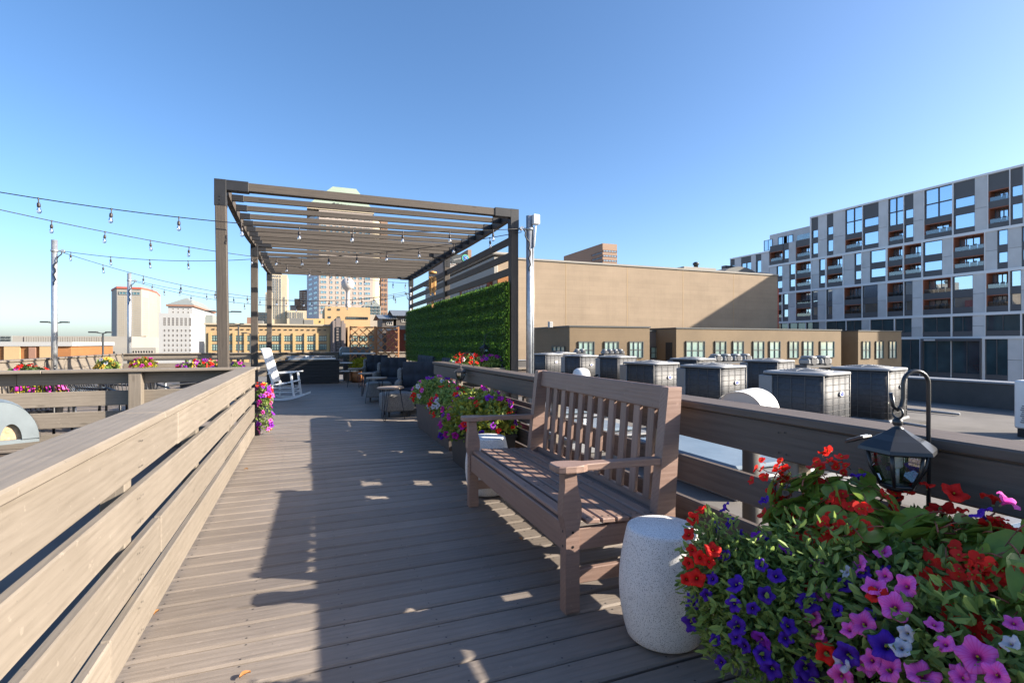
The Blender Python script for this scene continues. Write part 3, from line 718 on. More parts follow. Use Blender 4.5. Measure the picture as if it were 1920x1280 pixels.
# dark lettering on the roof, too far to read
for i, (px, w) in enumerate(((619, 3.4), (626, 4.2), (635.5, 4.2), (646, 4.2), (656.5, 4.2))):
    p = px_on((A[0], Y), (B[0], Y), px); zz = zpx(zr, 383 + i * .9)
    s = (zz - h1) / (h2 - h1); yy = Y + .2 + 14.8 * s
    mb = MB()
    if i == 0: mb.face([(0, 0, 0), (w, 0, .2), (w, .5, 2.0)])
    else:
        for k in range(3): mb.box((k * w / 3, 0, .2 * (k % 2)), (k * w / 3 + w / 4, .3, 1.5 + .3 * ((k + i) % 2)))
    mb.build('roof_letter', BM['frame'], t, Matrix.Translation((p.x, yy - .9, zz - .6)))
# brown towers on the right
Y = 210
t = building('brown high block with window strips rising behind the beige wall', 1100, Y, 'office_tower', 'tower')
a = at(1130, 460, Y); b_ = at(1157, 460, Y)
W0 = px_on((a.x, Y), (a.x, Y + 120), 1057)
prism('wall', rect(a.x, b_.x, Y, W0.y), ZB, zpx(a, 456), BM['brown_panel'], t)
windows(t, (a.x, Y), (b_.x, Y), [(1131, 1156.5)], 1, [(468 + 9 * i, 472 + 9 * i) for i in range(6)], 'brown_stone', 'glass_blue', 5, 1, 'window_band', .15, .2, a)
WW = [(a.x, W0.y), (a.x, Y)]
windows(t, *WW, [(1109, 1129.5)], 1, [(471 + 9.2 * i, 475.5 + 9.2 * i) for i in range(5)], 'brown_stone', 'glass', 8, 1, 'window_band', .15, .2, a)
Y = 240
t = building('brown block with a round blue and green emblem seen through the pergola side', 862, Y, 'office_block', 'building')
A, B, z1 = block(t, 'wall', 838, 877, 478, Y, 40, 'stone_grey')
block(t, 'side_wing', 877.3, 884, 468, Y + 2, 36, 'brown_panel')
windows(t, A, B, [(840, 846), (848, 854), (870, 876)], 1, [(481 + 6 * i, 484 + 6 * i) for i in range(8)], 'frame_light', 'glass', 2, 1, 'window', .2, .2, at(860, 640, Y))
p = px_on(A, B, 872); zz = zpx(at(860, 640, Y), 483.5)
boxpart('sign_board', (px_on(A, B, 846).x, Y - .5, zz - 2.6), (px_on(A, B, 877).x, Y - .25, zz + 1.6), BM['frame'], t)
for i in range(9):      # small pale letters, unreadable at this distance
    q = px_on(A, B, 850 + i * 1.55); boxpart('sign_letter', (q.x, Y - .6, zz - 1.5 + .12 * i), (q.x + .24, Y - .52, zz - .9 + .12 * i), BM['stone_white'], t)
mb = MB(); mb.tube([(0, 0, 0), (0, -.2, 0)], 1.75, 28); mb.build('emblem_ring', BM['logo_green'], t, Matrix.Translation((p.x, Y - .5, zz)))
mb = MB(); mb.tube([(0, 0, 0), (0, -.2, 0)], 1.35, 28); mb.build('emblem', BM['logo_blue'], t, Matrix.Translation((p.x, Y - .56, zz)))
mb = MB()
for s in (-1, 1): mb.tube([(s * .75, 0, .6), (s * .15, 0, .25), (s * .15, 0, -.25), (s * .75, 0, -.6)], .16, 6)
mb.build('emblem_mark', BM['stone_white'], t, Matrix.Translation((p.x, Y - .82, zz)))

# ------------------------------------------------------------------ big beige wall, right of the green wall
Y = 56; XW, XE, ZT = 20.3, 63.9, 11.0
t = thing('beige_building', 'large windowless beige block building behind the condenser units', 'building', (XW, Y, ZB))
prism('wall', rect(XW, XE, Y, 92), ZB, ZT, BM['concrete_beige'], t)
prism('coping', rect(XW - .12, XE + .12, Y - .12, 92), ZT + .01, ZT + .22, BM['stone_pale'], t)
boxpart('brick_pier', (XE + .02, Y + .3, ZB), (XE + .6, 60, ZT - 1.7), BM['red_roof'], t)
for x in (29.2, 38, 46.8, 55.6):
    boxpart('control_joint', (x - .03, Y - .012, ZB), (x + .03, Y + .02, ZT), BM['stone_tan'], t)
# brick flank facing the deck
for y0, y1 in ((57.5, 70), (75.5, 92)):
    boxpart('brick_panel', (XW - .35, y0, ZB), (XW - .01, y1, ZT - 2.1), BM['brick_red'], t)
    n = 8 if y0 < 60 else 9
    for i in range(n):
        yy = y0 + .9 + (y1 - y0 - 1.8) * (i + .5) / n
        inst('window', win_mesh(.95, 3.2, 1, 2, BM['frame'], BM['glass_blue'], .07, .12), t, face_M((XW, 92), (XW, 56), (XW - .37, yy), 6.4))
        boxpart('lintel', (XW - .45, yy - .55, 8.02), (XW - .36, yy + .55, 8.3), BM['stone_pale'], t)
boxpart('brick_return', (XW + .02, Y - .3, ZB), (XW + 1.9, Y - .02, ZT - 2.1), BM['brick_orange'], t)
boxpart('cornice', (XW - .6, Y - .5, ZT - 2.0), (XW - .02, 92, ZT + .1), BM['stone_pale'], t, .1)
boxpart('cornice', (XW - .9, Y - .8, ZT + .25), (XW + 1.9, 92, ZT + .6), BM['stone_pale'], t, .1)
boxpart('pale_pier', (XW - .5, 70.2, ZB), (XW - .02, 75.3, ZT - 2.05), BM['stone_pale'], t, .1)
t = thing('roof_hut', 'low beige roof hut with a dark chimney on the beige building', 'roof hut', (46, 70, ZT))
a = at(1282, 508, 66); b_ = at(1343, 514, 66)
zh = at(1310, 501, 66).z; boxpart('wall', (a.x, 66, ZT - .5), (b_.x, 72, zh), BM['stone_pale'], t, .05)
mb = MB(); mb.lathe([(.35, 0), (.35, .5), (.5, .55), (.5, .8), (.2, 1.0)], 16); q = at(1313, 505, 66); mb.build('chimney', BM['frame'], t, Matrix.Translation((q.x, 67, zh)))
t = thing('arched_roof', 'grey barrel shaped roof end at the right of the beige building', 'roof', (58, 70, ZT))
a = at(1345, 515, 66); b_ = at(1432, 520, 66)
mb = MB(); cx = (a.x + b_.x) / 2; hw = (b_.x - a.x) / 2
arc = [(cx - hw * math.cos(R(180 * i / 18)), ZT - .3 + (at(1388, 500, 66).z - ZT + .3) * math.sin(R(180 * i / 18))) for i in range(19)]
mb.grid([[(x, 66, z) for x, z in arc], [(x, 90, z) for x, z in arc]], 0, True); mb.face([(x, 66, z) for x, z in reversed(arc)], 0)
mb.build('vault', BM['roofgrey'], t)
boxpart('end_cornice', (b_.x - 2.6, 65.4, ZT - .4), (b_.x + .4, 65.9, at(1425, 512, 66).z), BM['stone_pale'], t, .1)

# ------------------------------------------------------------------ brown sided penthouses in front of it
Y = 42; ZP = 2.72
def pent(label, px0, px1, wins, Yf, mat, dep, z=ZP, nm='brown_penthouse', wy=(639.5, 672)):
    t = building(label, (px0 + px1) / 2, Yf, nm, 'building')
    a = at(px0, 640, Yf); b_ = at(px1, 640, Yf)
    prism('wall', rect(a.x, b_.x, Yf, Yf + dep), ZB, z, BM[mat], t)
    prism('roof_edge', rect(a.x - .08, b_.x + .08, Yf - .08, Yf + dep), z + .01, z + .14, BM['frame'], t)
    for w in wins:
        windows(t, (a.x, Yf), (b_.x, Yf), [w], 1, [wy], 'frame', 'glass_green', 3 if w[1] - w[0] > 26 else 2, 2, 'window', .07, .12, (a + b_) / 2)
    return t, a, b_
t, a, b_ = pent('brown sided penthouse with three windows behind the bench', 1068, 1218, [(1084, 1113.5), (1132, 1160), (1179, 1205.5)], Y, 'siding', 9)
windows(t, (a.x, 51), (a.x, Y), [(1036, 1060)], 1, [(649, 660)], 'frame', 'glass_green', 3, 1, 'window', .07, .12, a)
boxpart('vent', (a.x - .6, 45, ZP), (a.x - .2, 45.4, ZP + .6), BM['stone_white'], t, .05)
pent('dark grey recess between the two brown penthouses', 1216, 1262, [(1219, 1237)], Y + 3.2, 'siding_dark', 6, 2.45, 'grey_penthouse', (650, 672))
t, a, b_ = pent('long tan stucco penthouse with a row of green windows', 1268, 1577, [(1285, 1321), (1339.5, 1361), (1373, 1394), (1411, 1432), (1442, 1462), (1478, 1497), (1505, 1524), (1537, 1563)], Y, 'stucco_tan', 9, ZP - .05, 'tan_penthouse')
boxpart('door', (a.x - .05, Y + .6, .2 - 1.5), (a.x - .01, Y + 1.6, 1.3), BM['dark'], t)
t, a, b_ = pent('tan stucco penthouse end with three windows beside the apartment block', 1609, 1690, [(1616, 1631), (1641, 1656), (1666, 1680)], Y - .2, 'stucco_tan', 9, ZP - .1, 'tan_penthouse')
pent('shaded stucco link between the long and the short tan penthouse', 1575, 1611, [(1580, 1590)], Y + 2.2, 'stucco_tan', 6, ZP - .12, 'tan_penthouse', (652, 672))

# ------------------------------------------------------------------ apartment block on the right
AX = 90.0; AD = 1.5
AM = {'conc': plain('grey_concrete_panel', (0.58, 0.565, 0.55), 0.8, 0, 0.10, 0.35, 0.1, 3, tone=0.10),
      'dark': plain('charcoal_panel', (0.095, 0.092, 0.094), 0.6, 0, 0.08, 0.4),
      'white': plain('white_trim', (0.74, 0.73, 0.72), 0.6, 0, 0.04, 0.3),
      'orange': plain('orange_reveal', (0.30, 0.10, 0.05), 0.6, 0, 0.12, 0.5),
      'glass': glassy('sky_window', (0.02, 0.04, 0.06), 0.02, 0.3, 1.0, 0.55),
      'rail': thinglass('balcony_glass', (0.55, 0.60, 0.62), 0.15),
      'shop': glassy('dark_shop_glass', (0.05, 0.10, 0.125), 0.04, 0.3, 1.0, 0.35)}
m_ = AM['glass'].node_tree.nodes['Principled BSDF']
AM['glass'].node_tree.links.remove(m_.inputs['Base Color'].links[0]); m_.inputs['Base Color'].default_value = (0.50, 0.58, 0.66, 1); m_.inputs['Metallic'].default_value = 0.9
def cpx(c): return c / 2.909 + 1350            # survey column of the enlarged photograph
def ay(c):
    u = (cpx(c) - 960) / FOC; return AX * (CS - u * SN) / (SN + u * CS)
t = thing('apartment_block', 'long grey apartment block with checkered panels and balconies', 'building', (AX, 60, ZB))
Z0, Z1, Z2, Z3, Z4 = 25.1, 17.2, 11.35, 5.4, 2.0
def wmod(y0, y1, z0, z1, n, mat='glass'):
    """window: dark frame and n panes set back in the wall"""
    def mk():
        b = MB(); w = y1 - y0; h = z1 - z0; f = .07
        b.box((.05, -w / 2, -h / 2), (.3, -w / 2 + f, h / 2)); b.box((.05, w / 2 - f, -h / 2), (.3, w / 2, h / 2))
        b.box((.053, -w / 2 + f, -h / 2), (.3, w / 2 - f, -h / 2 + f)); b.box((.053, -w / 2 + f, h / 2 - f), (.3, w / 2 - f, h / 2))
        for i in range(1, n): q = -w / 2 + w * i / n; b.box((.06, q - f / 2, -h / 2 + f), (.3, q + f / 2, h / 2 - f))
        b.face([(.22, w / 2 - f, -h / 2 + f), (.22, -w / 2 + f, -h / 2 + f), (.22, -w / 2 + f, h / 2 - f), (.22, w / 2 - f, h / 2 - f)], 1)
        return b.mesh('window', [AM['dark'], AM[mat]])
    me = shared(('aw', round(y1 - y0, 2), round(z1 - z0, 2), n, mat), mk)
    tilt = Matrix.Rotation(rnd.uniform(-.012, .012), 4, 'Z') @ Matrix.Rotation(rnd.uniform(-.01, .01), 4, 'Y')
    inst('window', me, t, Matrix.Translation((AX, (y0 + y1) / 2, (z0 + z1) / 2)) @ tilt)
def panel(name, y0, y1, z0, z1, mat, x0=0.0):
    boxpart(name, (AX + x0, y0, z0), (AX + AD, y1, z1), AM[mat], t)
def balcony(y0, y1, z0, z1):
    w = y1 - y0; h = z1 - z0
    b = MB(); hw = w / 2
    b.box((.02, -hw, h / 2 - .12), (AD, hw, h / 2), 1)                                     # soffit
    b.box((.02, hw - .1, -h / 2), (AD, hw, h / 2 - .12), 1); b.box((.02, -hw, -h / 2), (AD, -hw + .1, h / 2 - .12), 1)
    b.box((AD - .12, -hw + .1, -h / 2), (AD - .02, -hw + .1 + w * .28, h / 2 - .12), 1)      # orange back wall
    x = AD - .1
    b.face([(x, hw - .1, -h / 2), (x, -hw + .1 + w * .28, -h / 2), (x, -hw + .1 + w * .28, h / 2 - .12), (x, hw - .1, h / 2 - .12)], 2)
    for i in range(4):
        q = -hw + .1 + w * .28 + (w * .72 - .2) * i / 3; b.box((x - .08, q - .04, -h / 2), (x - .02, q + .04, h / 2 - .12), 0)
    for q in (.35, .6): b.box((.45, hw - w * q - .22, -h / 2), (.85, hw - w * q + .22, -h / 2 + .42), 0); b.box((.8, hw - w * q - .2, -h / 2 + .42), (.85, hw - w * q + .2, -h / 2 + .85), 0)
    b.face([(.1, hw - .1, -h / 2), (.1, -hw + .1, -h / 2), (.1, -hw + .1, -h / 2 + .55), (.1, hw - .1, -h / 2 + .55)], 3)
    b.box((.07, -hw + .1, -h / 2 + .55), (.13, hw - .1, -h / 2 + .6), 0)
    inst('balcony', shared(('bal', round(w, 2), round(h, 2)), lambda: b.mesh('balcony', [AM['dark'], AM['orange'], AM['glass'], AM['rail']])), t, Matrix.Translation((AX, (y0 + y1) / 2, (z0 + z1) / 2)))
def module(kind, y0, y1, z0, z1, top=False, n=None):
    """fills one two-storey bay of the facade, y0<y1"""
    w = y1 - y0; n = n or (2 if w > 3.3 else 1)
    if kind == 'C':
        zm = (z0 + z1) / 2 if not top else z0 + (z1 - z0) * .42
        panel('concrete_panel', y0, y1, z0, zm - .02, 'conc'); panel('concrete_panel', y0, y1, zm + .02, z1, 'conc')
    elif kind in 'WB':
        hh = z1 - z0
        if top: seq = [(hh - 2.35, hh), (3.0 - .1, 3.0 + .85), (0, .75)]; holes = [(3.85, hh - 2.35), (.75, 2.9)]
        else: seq = [(hh / 2 - .35, hh / 2 + .6), (0, .85)]; holes = [(hh / 2 + .6, hh), (.85, hh / 2 - .35)]
        for a, c in seq: panel('spandrel', y0, y1, z0 + a, z0 + c, 'dark', .04)
        for a, c in holes:
            if kind == 'W': wmod(y0, y1, z0 + a, z0 + c, n)
            else: balcony(y0, y1, z0 + a, z0 + c)
    elif kind == 'G':
        hh = z1 - z0
        for a, c in ((hh - 2.3, hh), (hh - 4.5, hh - 2.3)): wmod(y0, y1, z0 + a, z0 + c, 3 if w > 5 else 2)
        panel('spandrel', y0, y1, z0 + hh - 5.4, z0 + hh - 4.5, 'dark', .04); balcony(y0, y1, z0 + .75, z0 + hh - 5.4); panel('spandrel', y0, y1, z0, z0 + .75, 'dark', .04)
    elif kind == 'S':
        panel('spandrel', y0, y1, z0, z0 + .7, 'dark', .04); wmod(y0, y1, z0 + .7, z1, 3 if w > 4 else 2, 'shop')
tierA = [(500, 'W', 535), (535, 'C', 583), (583, 'W', 618), (618, 'C', 683), (683, 'G', 777), (780, 'W', 865), (865, 'C', 916), (918, 'G', 1002), (1005, 'W', 1055), (1055, 'C', 1112), (1115, 'G', 1268), (1275, 'W', 1390), (1390, 'C', 1460), (1464, 'B', 1580), (1585, 'W', 1652), (1652, 'C', 1720), (1725, 'G', 1890), (1895, 'W', 2030), (2030, 'C', 2120), (2125, 'B', 2300)]
tierB = [(270, 'C', 308), (308, 'W', 340), (340, 'C', 378), (378, 'W', 412), (415, 'B', 497), (500, 'C', 540), (540, 'W', 575), (583, 'B', 670), (675, 'C', 733), (733, 'W', 772), (775, 'C', 818), (818, 'W', 905), (915, 'B', 998), (1005, 'B', 1100), (1108, 'W', 1212), (1212, 'C', 1268), (1273, 'B', 1443), (1448, 'C', 1512), (1512, 'W', 1570), (1570, 'C', 1645), (1645, 'W', 1720), (1725, 'C', 1830), (1830, 'W', 1960), (1965, 'B', 2120), (2125, 'C', 2300)]
tierC = [(285, 'B', 338), (342, 'W', 372), (372, 'C', 412), (415, 'B', 497), (500, 'W', 533), (533, 'C', 577), (580, 'W', 613), (613, 'C', 674), (678, 'B', 774), (778, 'W', 860), (860, 'C', 908), (912, 'B', 1002), (1005, 'W', 1050), (1050, 'C', 1103), (1107, 'B', 1262), (1268, 'W', 1380), (1380, 'C', 1448), (1453, 'B', 1575), (1582, 'W', 1643), (1643, 'C', 1720), (1725, 'B', 1900), (1905, 'W', 2030), (2030, 'C', 2120), (2125, 'W', 2300)]
tierD = [(290, 'S', 372), (375, 'S', 467), (470, 'S', 540), (540, 'C', 577), (580, 'S', 687), (690, 'S', 772), (772, 'C', 817), (820, 'S', 950), (955, 'S', 1045), (1045, 'C', 1102), (1105, 'S', 1260), (1268, 'S', 1378), (1378, 'C', 1445), (1448, 'S', 1640), (1648, 'S', 1800), (1805, 'C', 1900), (1900, 'S', 2300)]
tierE = [(740, 'S', 860), (865, 'S', 980), (985, 'S', 1090), (1105, 'S', 1260), (1262, 'S', 1430), (1445, 'S', 1570), (1570, 'C', 1650), (1655, 'S', 1850), (1855, 'S', 2300)]
for tier, zz, tp in ((tierA, (Z1 + .2, Z0), True), (tierB, (Z2 + .2, Z1 - .2), False), (tierC, (Z3 + .2, Z2 - .2), False), (tierD, (Z4 + .2, Z3 - .2), False), (tierE, (-4.0, Z4 - .2), False)):
    for i, (c0, k, c1) in enumerate(tier):
        y1, y0 = ay(c0), ay(c1)
        module(k, y0, y1, *zz, top=tp)
        nx_ = tier[i + 1][0] if i + 1 < len(tier) else c1 + 3
        if nx_ > c1:                                            # pale upright between bays
            boxpart('trim', (AX - .12, ay(nx_), zz[0]), (AX + AD, y0, zz[1]), AM['white'], t)
boxpart('end_trim', (AX - .12, ay(500) + .02, Z1 + .2), (AX + AD, ay(500) + .3, Z0), AM['white'], t)
YN, YF = ay(2300), ay(268)
for z in (Z1, Z2, Z3, Z4, -4.2): boxpart('floor_band', (AX - .14, YN, z - .2), (AX + AD, YF if z > Z3 - 1 else ay(285), z + .2), AM['white'], t)
boxpart('roof_band', (AX - .14, YN, Z0), (AX + AD, ay(500) + .3, Z0 + .3), AM['white'], t)
boxpart('core', (AX + AD + .02, YN, ZB), (AX + 20, ay(505), Z0 - .3), AM['dark'], t)
boxpart('base', (AX + .2, YN, ZB), (AX + AD, ay(280), -4.42), AM['conc'], t)
# lower far end with a set-back penthouse
z5 = Z1 + 3.3
boxpart('core', (AX + AD + .02, ay(500), ZB), (AX + 20, ay(58), z5 - .3), AM['dark'], t)
for c0, k, c1, zt in ((55, 'W', 80, z5 - .3), (80, 'C', 115, z5 - .3), (115, 'W', 170, z5 - .3), (170, 'C', 195, z5 - .3), (198, 'W', 225, z5 - .3), (225, 'C', 268, z5 - .3), (272, 'B', 342, Z1 + 4.2), (345, 'W', 375, Z1 + 4.2), (375, 'C', 413, Z1 + 4.2), (416, 'B', 497, Z1 + 4.2)):
    y1, y0 = ay(c0), ay(c1); z0 = Z1 + .2 - (1.9 if c1 < 270 else 0)
    if k == 'C': panel('concrete_panel', y0, y1, z0, zt, 'conc')
    else:
        panel('spandrel', y0, y1, zt - 1.3, zt, 'dark', .04); panel('spandrel', y0, y1, z0, z0 + .8, 'dark', .04)
        (wmod(y0, y1, z0 + .8, zt - 1.3, 2 if c1 == 170 else 1) if k == 'W' else balcony(y0, y1, z0 + .8, zt - 1.3))
boxpart('roof_band', (AX - .12, ay(268), z5 - .28), (AX + 8, ay(55), z5), AM['white'], t)
boxpart('lower_wall', (AX + .3, ay(285), ZB), (AX + AD, ay(55), Z1 - 1.75), AM['dark'], t)
boxpart('end_balcony', (AX - 1.2, ay(52), z5 - 2.6), (AX + 6, ay(30), z5 - 1.6), AM['dark'], t)
boxpart('set_back_penthouse', (AX + 3.5, ay(500), z5 - .2), (AX + 18, ay(205), Z0 - .5), AM['conc'], t)
for c in (262, 340, 372): 
    y = ay(c) * (AX + 3.4) / AX
    inst('window', win_mesh(2.2, 2.3, 2, 1, AM['dark'], AM['glass'], .07, .1), t, face_M((AX, 100), (AX, 50), (AX + 3.48, y), Z0 - 2.6))
boxpart('terrace_rail', (AX + .2, ay(497), Z1 + 4.3), (AX + .26, ay(416), Z1 + 5.3), AM['rail'], t)
# tall dark entrance frame at street level
boxpart('entrance_frame', (AX - .5, ay(1432), -4), (AX - .15, ay(1426), Z4 - .5), AM['dark'], t); boxpart('entrance_frame', (AX - .5, ay(1112), -4), (AX - .15, ay(1104), Z4 - .5), AM['dark'], t)
boxpart('entrance_frame', (AX - .5, ay(1432), Z4 - .48), (AX - .15, ay(1104), Z4 - .1), AM['dark'], t)
for i in range(11): boxpart('entrance_letter', (AX - .62, ay(1125 + i * 5.6 + 3.6), Z4 - .42), (AX - .52, ay(1125 + i * 5.6), Z4 - .18), AM['white'], t)

# ------------------------------------------------------------------ street lamps beyond the roof
def lamp(label, px, ptop, Y, arms):
    p = at(px, ptop, Y)
    t = thing('street_lamp', label, 'street lamp', (p.x, Y, ZB), 'street lamps beyond the roof')
    mb = MB(); mb.tube([(p.x, Y, ZB), (p.x, Y, p.z)], [.12, .08], 8); mb.build('pole', BM['frame'], t)
    for d in arms:
        mb = MB(); mb.tube([(p.x, Y, p.z - .05), (p.x + d * .5, Y, p.z + .03)], .05, 6); mb.cbox((p.x + d * .5 - .1 + min(d, 0) * .5, Y - .18, p.z), (p.x + d * .5 + .1 + max(d, 0) * .5, Y + .18, p.z + .14), .03)
        mb.build('lamp_head', BM['frame'], t)
lamp('dark street lamp with one arm in front of the fins building', 193, 624, 60, (-1, .6))
lamp('dark street lamp with two arms half hidden by the nearer steel pole', 103, 605, 62, (-1, 1))
lamp('dark street lamp with two arms behind the front pergola post', 419, 585, 62, (-1.6, 1.6))
lamp('taller dark street lamp in front of the yellow building', 447, 608, 70, (-1, .5))
lamp('shorter dark street lamp in front of the yellow building', 469, 625, 80, (-1, 1))

# ================================================================== DECK AND RAILINGS
def gp(px, py, z=0.0):
    """the place seen at a pixel, at height z"""
    u = (px - 960) / FOC; D = (EYE - z) * FOC / (py - HOR)
    return Vector((D * (SN + u * CS), D * (CS - u * SN), z))
def extrude(name, poly, d0, d1, mat, parent, axis='y', Mx=None, bev=0.0):
    """closed outline pushed through its thickness; axis y: outline in xz, axis z: outline in xy"""
    b = MB(); n = len(poly)
    P = (lambda p, d: (p[0], d, p[1])) if axis == 'y' else (lambda p, d: (p[0], p[1], d))
    cx = sum(p[0] for p in poly) / n; cy = sum(p[1] for p in poly) / n
    def ins(p):
        v = Vector((p[0] - cx, p[1] - cy)); l = v.length
        return (cx + v.x * (1 - bev / l), cy + v.y * (1 - bev / l)) if l > bev else p
    if bev:
        rings = [[P(ins(p), d0) for p in poly], [P(p, d0 + bev) for p in poly], [P(p, d1 - bev) for p in poly], [P(ins(p), d1) for p in poly]]
    else: rings = [[P(p, d0) for p in poly], [P(p, d1) for p in poly]]
    area = sum(poly[i][0] * poly[(i + 1) % n][1] - poly[(i + 1) % n][0] * poly[i][1] for i in range(n))
    if (area > 0) == (axis == 'y'): rings = [list(reversed(r)) for r in rings]
    b.grid(rings, 0, False, True, True)
    return b.build(name, mat, parent, Mx)

deck = thing('deck', None, None, (0, 0, 0), None, 'structure')
PW = 0.16
nails = MB()
def planks(x0, x1, y0, y1, joint=None):
    y = y0; i = 0
    while y < y1 - .01:
        j = rnd.uniform(-.0015, .0015)
        segs = [(x0, x1)] if joint is None else [(x0, joint[i % len(joint)]), (joint[i % len(joint)] + .004, x1)]
        for a, b in segs:
            a += rnd.uniform(-.004, .004)
            dz = rnd.uniform(-.002, .002)
            o = board('plank', (a, y + PW / 2 + j, -.019 + dz), (b, y + PW / 2 + j, -.019 + dz), PW - .013 + rnd.choice((0, -.002)), .038, M['deck'], deck, c=.009)
            xx = a + .06
            while xx < b and y < 12:
                for dy in (.03, PW - .03):
                    q = 2 * math.pi * rnd.random(); px = xx + rnd.uniform(-.01, .01); py = y + dy + rnd.uniform(-.005, .005); r = .0045
                    nails.face([(px + r * math.cos(q + k * math.pi / 3), py + r * math.sin(q + k * math.pi / 3), dz + .0012) for k in range(6)])
                xx += .41
        y += PW; i += 1
planks(-.72, 2.16, -1.0, 8.04)
planks(-5.3, 3.9, 8.04, 19.2, [-1.22, -.6, -1.22, -2.4])
tag(nails.build('nail_head', M['bracket'], deck), kind='stuff')
for y in (-.9, .9, 2.7, 4.5, 6.3, 8.1, 9.9, 11.7, 13.5, 15.3, 17.1, 18.9):
    x0, x1 = (-.70, 2.14) if y < 8 else (-5.28, 3.88)
    board('joist', (x0, y, -.072), (x1, y, -.072), .06, .06, M['rail_dark'], deck)
boxpart('fascia', (-.745, -1, ROOF + .003), (-.722, 8.0, -.004), M['rail_dark'], deck)

def rail_boards(t, ax, at_, th, a0, a1, rows, joints, mat, jitter=.004, screws=()):
    """horizontal boards of a railing along axis ax ('x' or 'y'), butted at the joints"""
    for zi, (z0, z1) in enumerate(rows):
        js = [a0] + joints[zi % len(joints)] + [a1]
        for i in range(len(js) - 1):
            p, q = js[i] + .002, js[i + 1] - .002
            d = at_ + rnd.uniform(-jitter, jitter); zc = (z0 + z1) / 2 + rnd.uniform(-.003, .003); zd = zc + rnd.uniform(-.004, .004)
            if ax == 'y': board('rail_board', (d, p, zc), (d, q, zd), th, z1 - z0, mat, t, c=.006)
            else: board('rail_board', (p, d, zc), (q, d, zd), th, z1 - z0, mat, t, c=.006)
    if screws:
        sd, ys = screws; b = MB()
        for y in ys:
            for z0, z1 in rows:
                for zz in (z0 + .035, z1 - .035):
                    for dy in (-.02, .02):
                        yy, z_ = y + dy + rnd.uniform(-.006, .006), zz + rnd.uniform(-.006, .006); x_ = at_ + sd * (th / 2 + .0065)
                        b.face([(x_, yy + .005 * math.cos(R(60 * k)) * sd, z_ + .005 * math.sin(R(60 * k))) for k in range(6)])
        tag(b.build('screw_head', M['bracket'], t), kind='stuff')
# left railing of the walkway
t = thing('deck_railing', 'sunlit greyish brown board railing along the left of the walkway', 'railing', (-.7, 3.5, 0))
XL = -.668
rail_boards(t, 'y', XL - .019, .038, -1.2, 7.9, [(.735, .918), (.50, .68), (.262, .445), (.03, .212)], [[3.35], [1.12, 5.6], [3.0, 5.1], [2.3, 6.2]], M['rail'], .004, (1, (-.5, 1.05, 2.65, 4.15, 5.7, 7.1, 7.84)))
for a, b in ((-1.2, 3.0), (3.004, 7.94)):
    board('rail_cap', (XL - .085, a, .94), (XL - .085, b, .94 + (.003 if a > 0 else 0)), .205, .038, M['rail'], t, c=.007)
for y in (-.5, 1.05, 2.65, 4.15, 5.7, 7.1, 7.84):
    board('post', (XL - .085, y, ROOF), (XL - .085, y, .918), .088, .088, M['rail'], t, up=(0, 1, 0))
# right railing, boards on both sides of the posts
t = thing('deck_railing', 'shaded dark brown double board railing behind the bench', 'railing', (2.06, 3.5, 0))
XR = 1.925
rows = [(.785, .944), (.54, .68), (.32, .457), (.095, .235)]
posts = [.1, 1.66, 2.65, 4.0, 5.6, 7.1, 8.3]
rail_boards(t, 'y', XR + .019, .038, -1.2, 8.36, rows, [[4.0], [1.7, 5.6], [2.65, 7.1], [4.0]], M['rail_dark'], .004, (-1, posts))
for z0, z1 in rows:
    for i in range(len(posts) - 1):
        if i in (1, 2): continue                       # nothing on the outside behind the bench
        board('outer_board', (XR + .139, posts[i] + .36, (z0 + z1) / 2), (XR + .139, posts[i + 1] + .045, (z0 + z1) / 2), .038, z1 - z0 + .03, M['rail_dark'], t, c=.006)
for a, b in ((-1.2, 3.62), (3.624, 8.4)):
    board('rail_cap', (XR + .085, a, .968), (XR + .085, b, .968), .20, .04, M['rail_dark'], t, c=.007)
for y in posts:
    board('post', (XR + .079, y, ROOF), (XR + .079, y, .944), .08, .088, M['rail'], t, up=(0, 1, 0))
# railing that turns right to the steel pole
t = thing('deck_railing', 'short board railing between the walkway and the tall steel pole', 'railing', (2.9, 8.46, 0))
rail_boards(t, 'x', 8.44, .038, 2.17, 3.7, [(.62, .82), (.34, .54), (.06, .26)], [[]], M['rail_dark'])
board('rail_cap', (2.0, 8.5, .842), (3.72, 8.5, .842), .22, .04, M['rail'], t, c=.007)
for x in (2.25, 3.62): board('post', (x, 8.505, -.0), (x, 8.505, .82), .088, .088, M['rail_dark'], t, up=(0, 1, 0))
# railing that turns left
t = thing('deck_railing', 'board railing turning left from the sunlit walkway railing to the lounge', 'railing', (-3, 8.0, 0))
rail_boards(t, 'x', 8.12, .038, -7.5, -.80, [(.765, .918), (.49, .68), (.225, .42), (.0, .16)], [[-3.3], [-2.0], [-4.2], [-2.0]], M['rail'])
for a, b in ((-7.5, -3.0), (-2.996, -.62)): board('rail_cap', (a, 8.04, .94), (b, 8.04, .94), .22, .038, M['rail'], t, c=.007)
for x in (-6.3, -4.2, -2.06): board('post', (x, 8.03, ROOF), (x, 8.03, .918), .14, .14, M['rail'], t, up=(0, 1, 0))
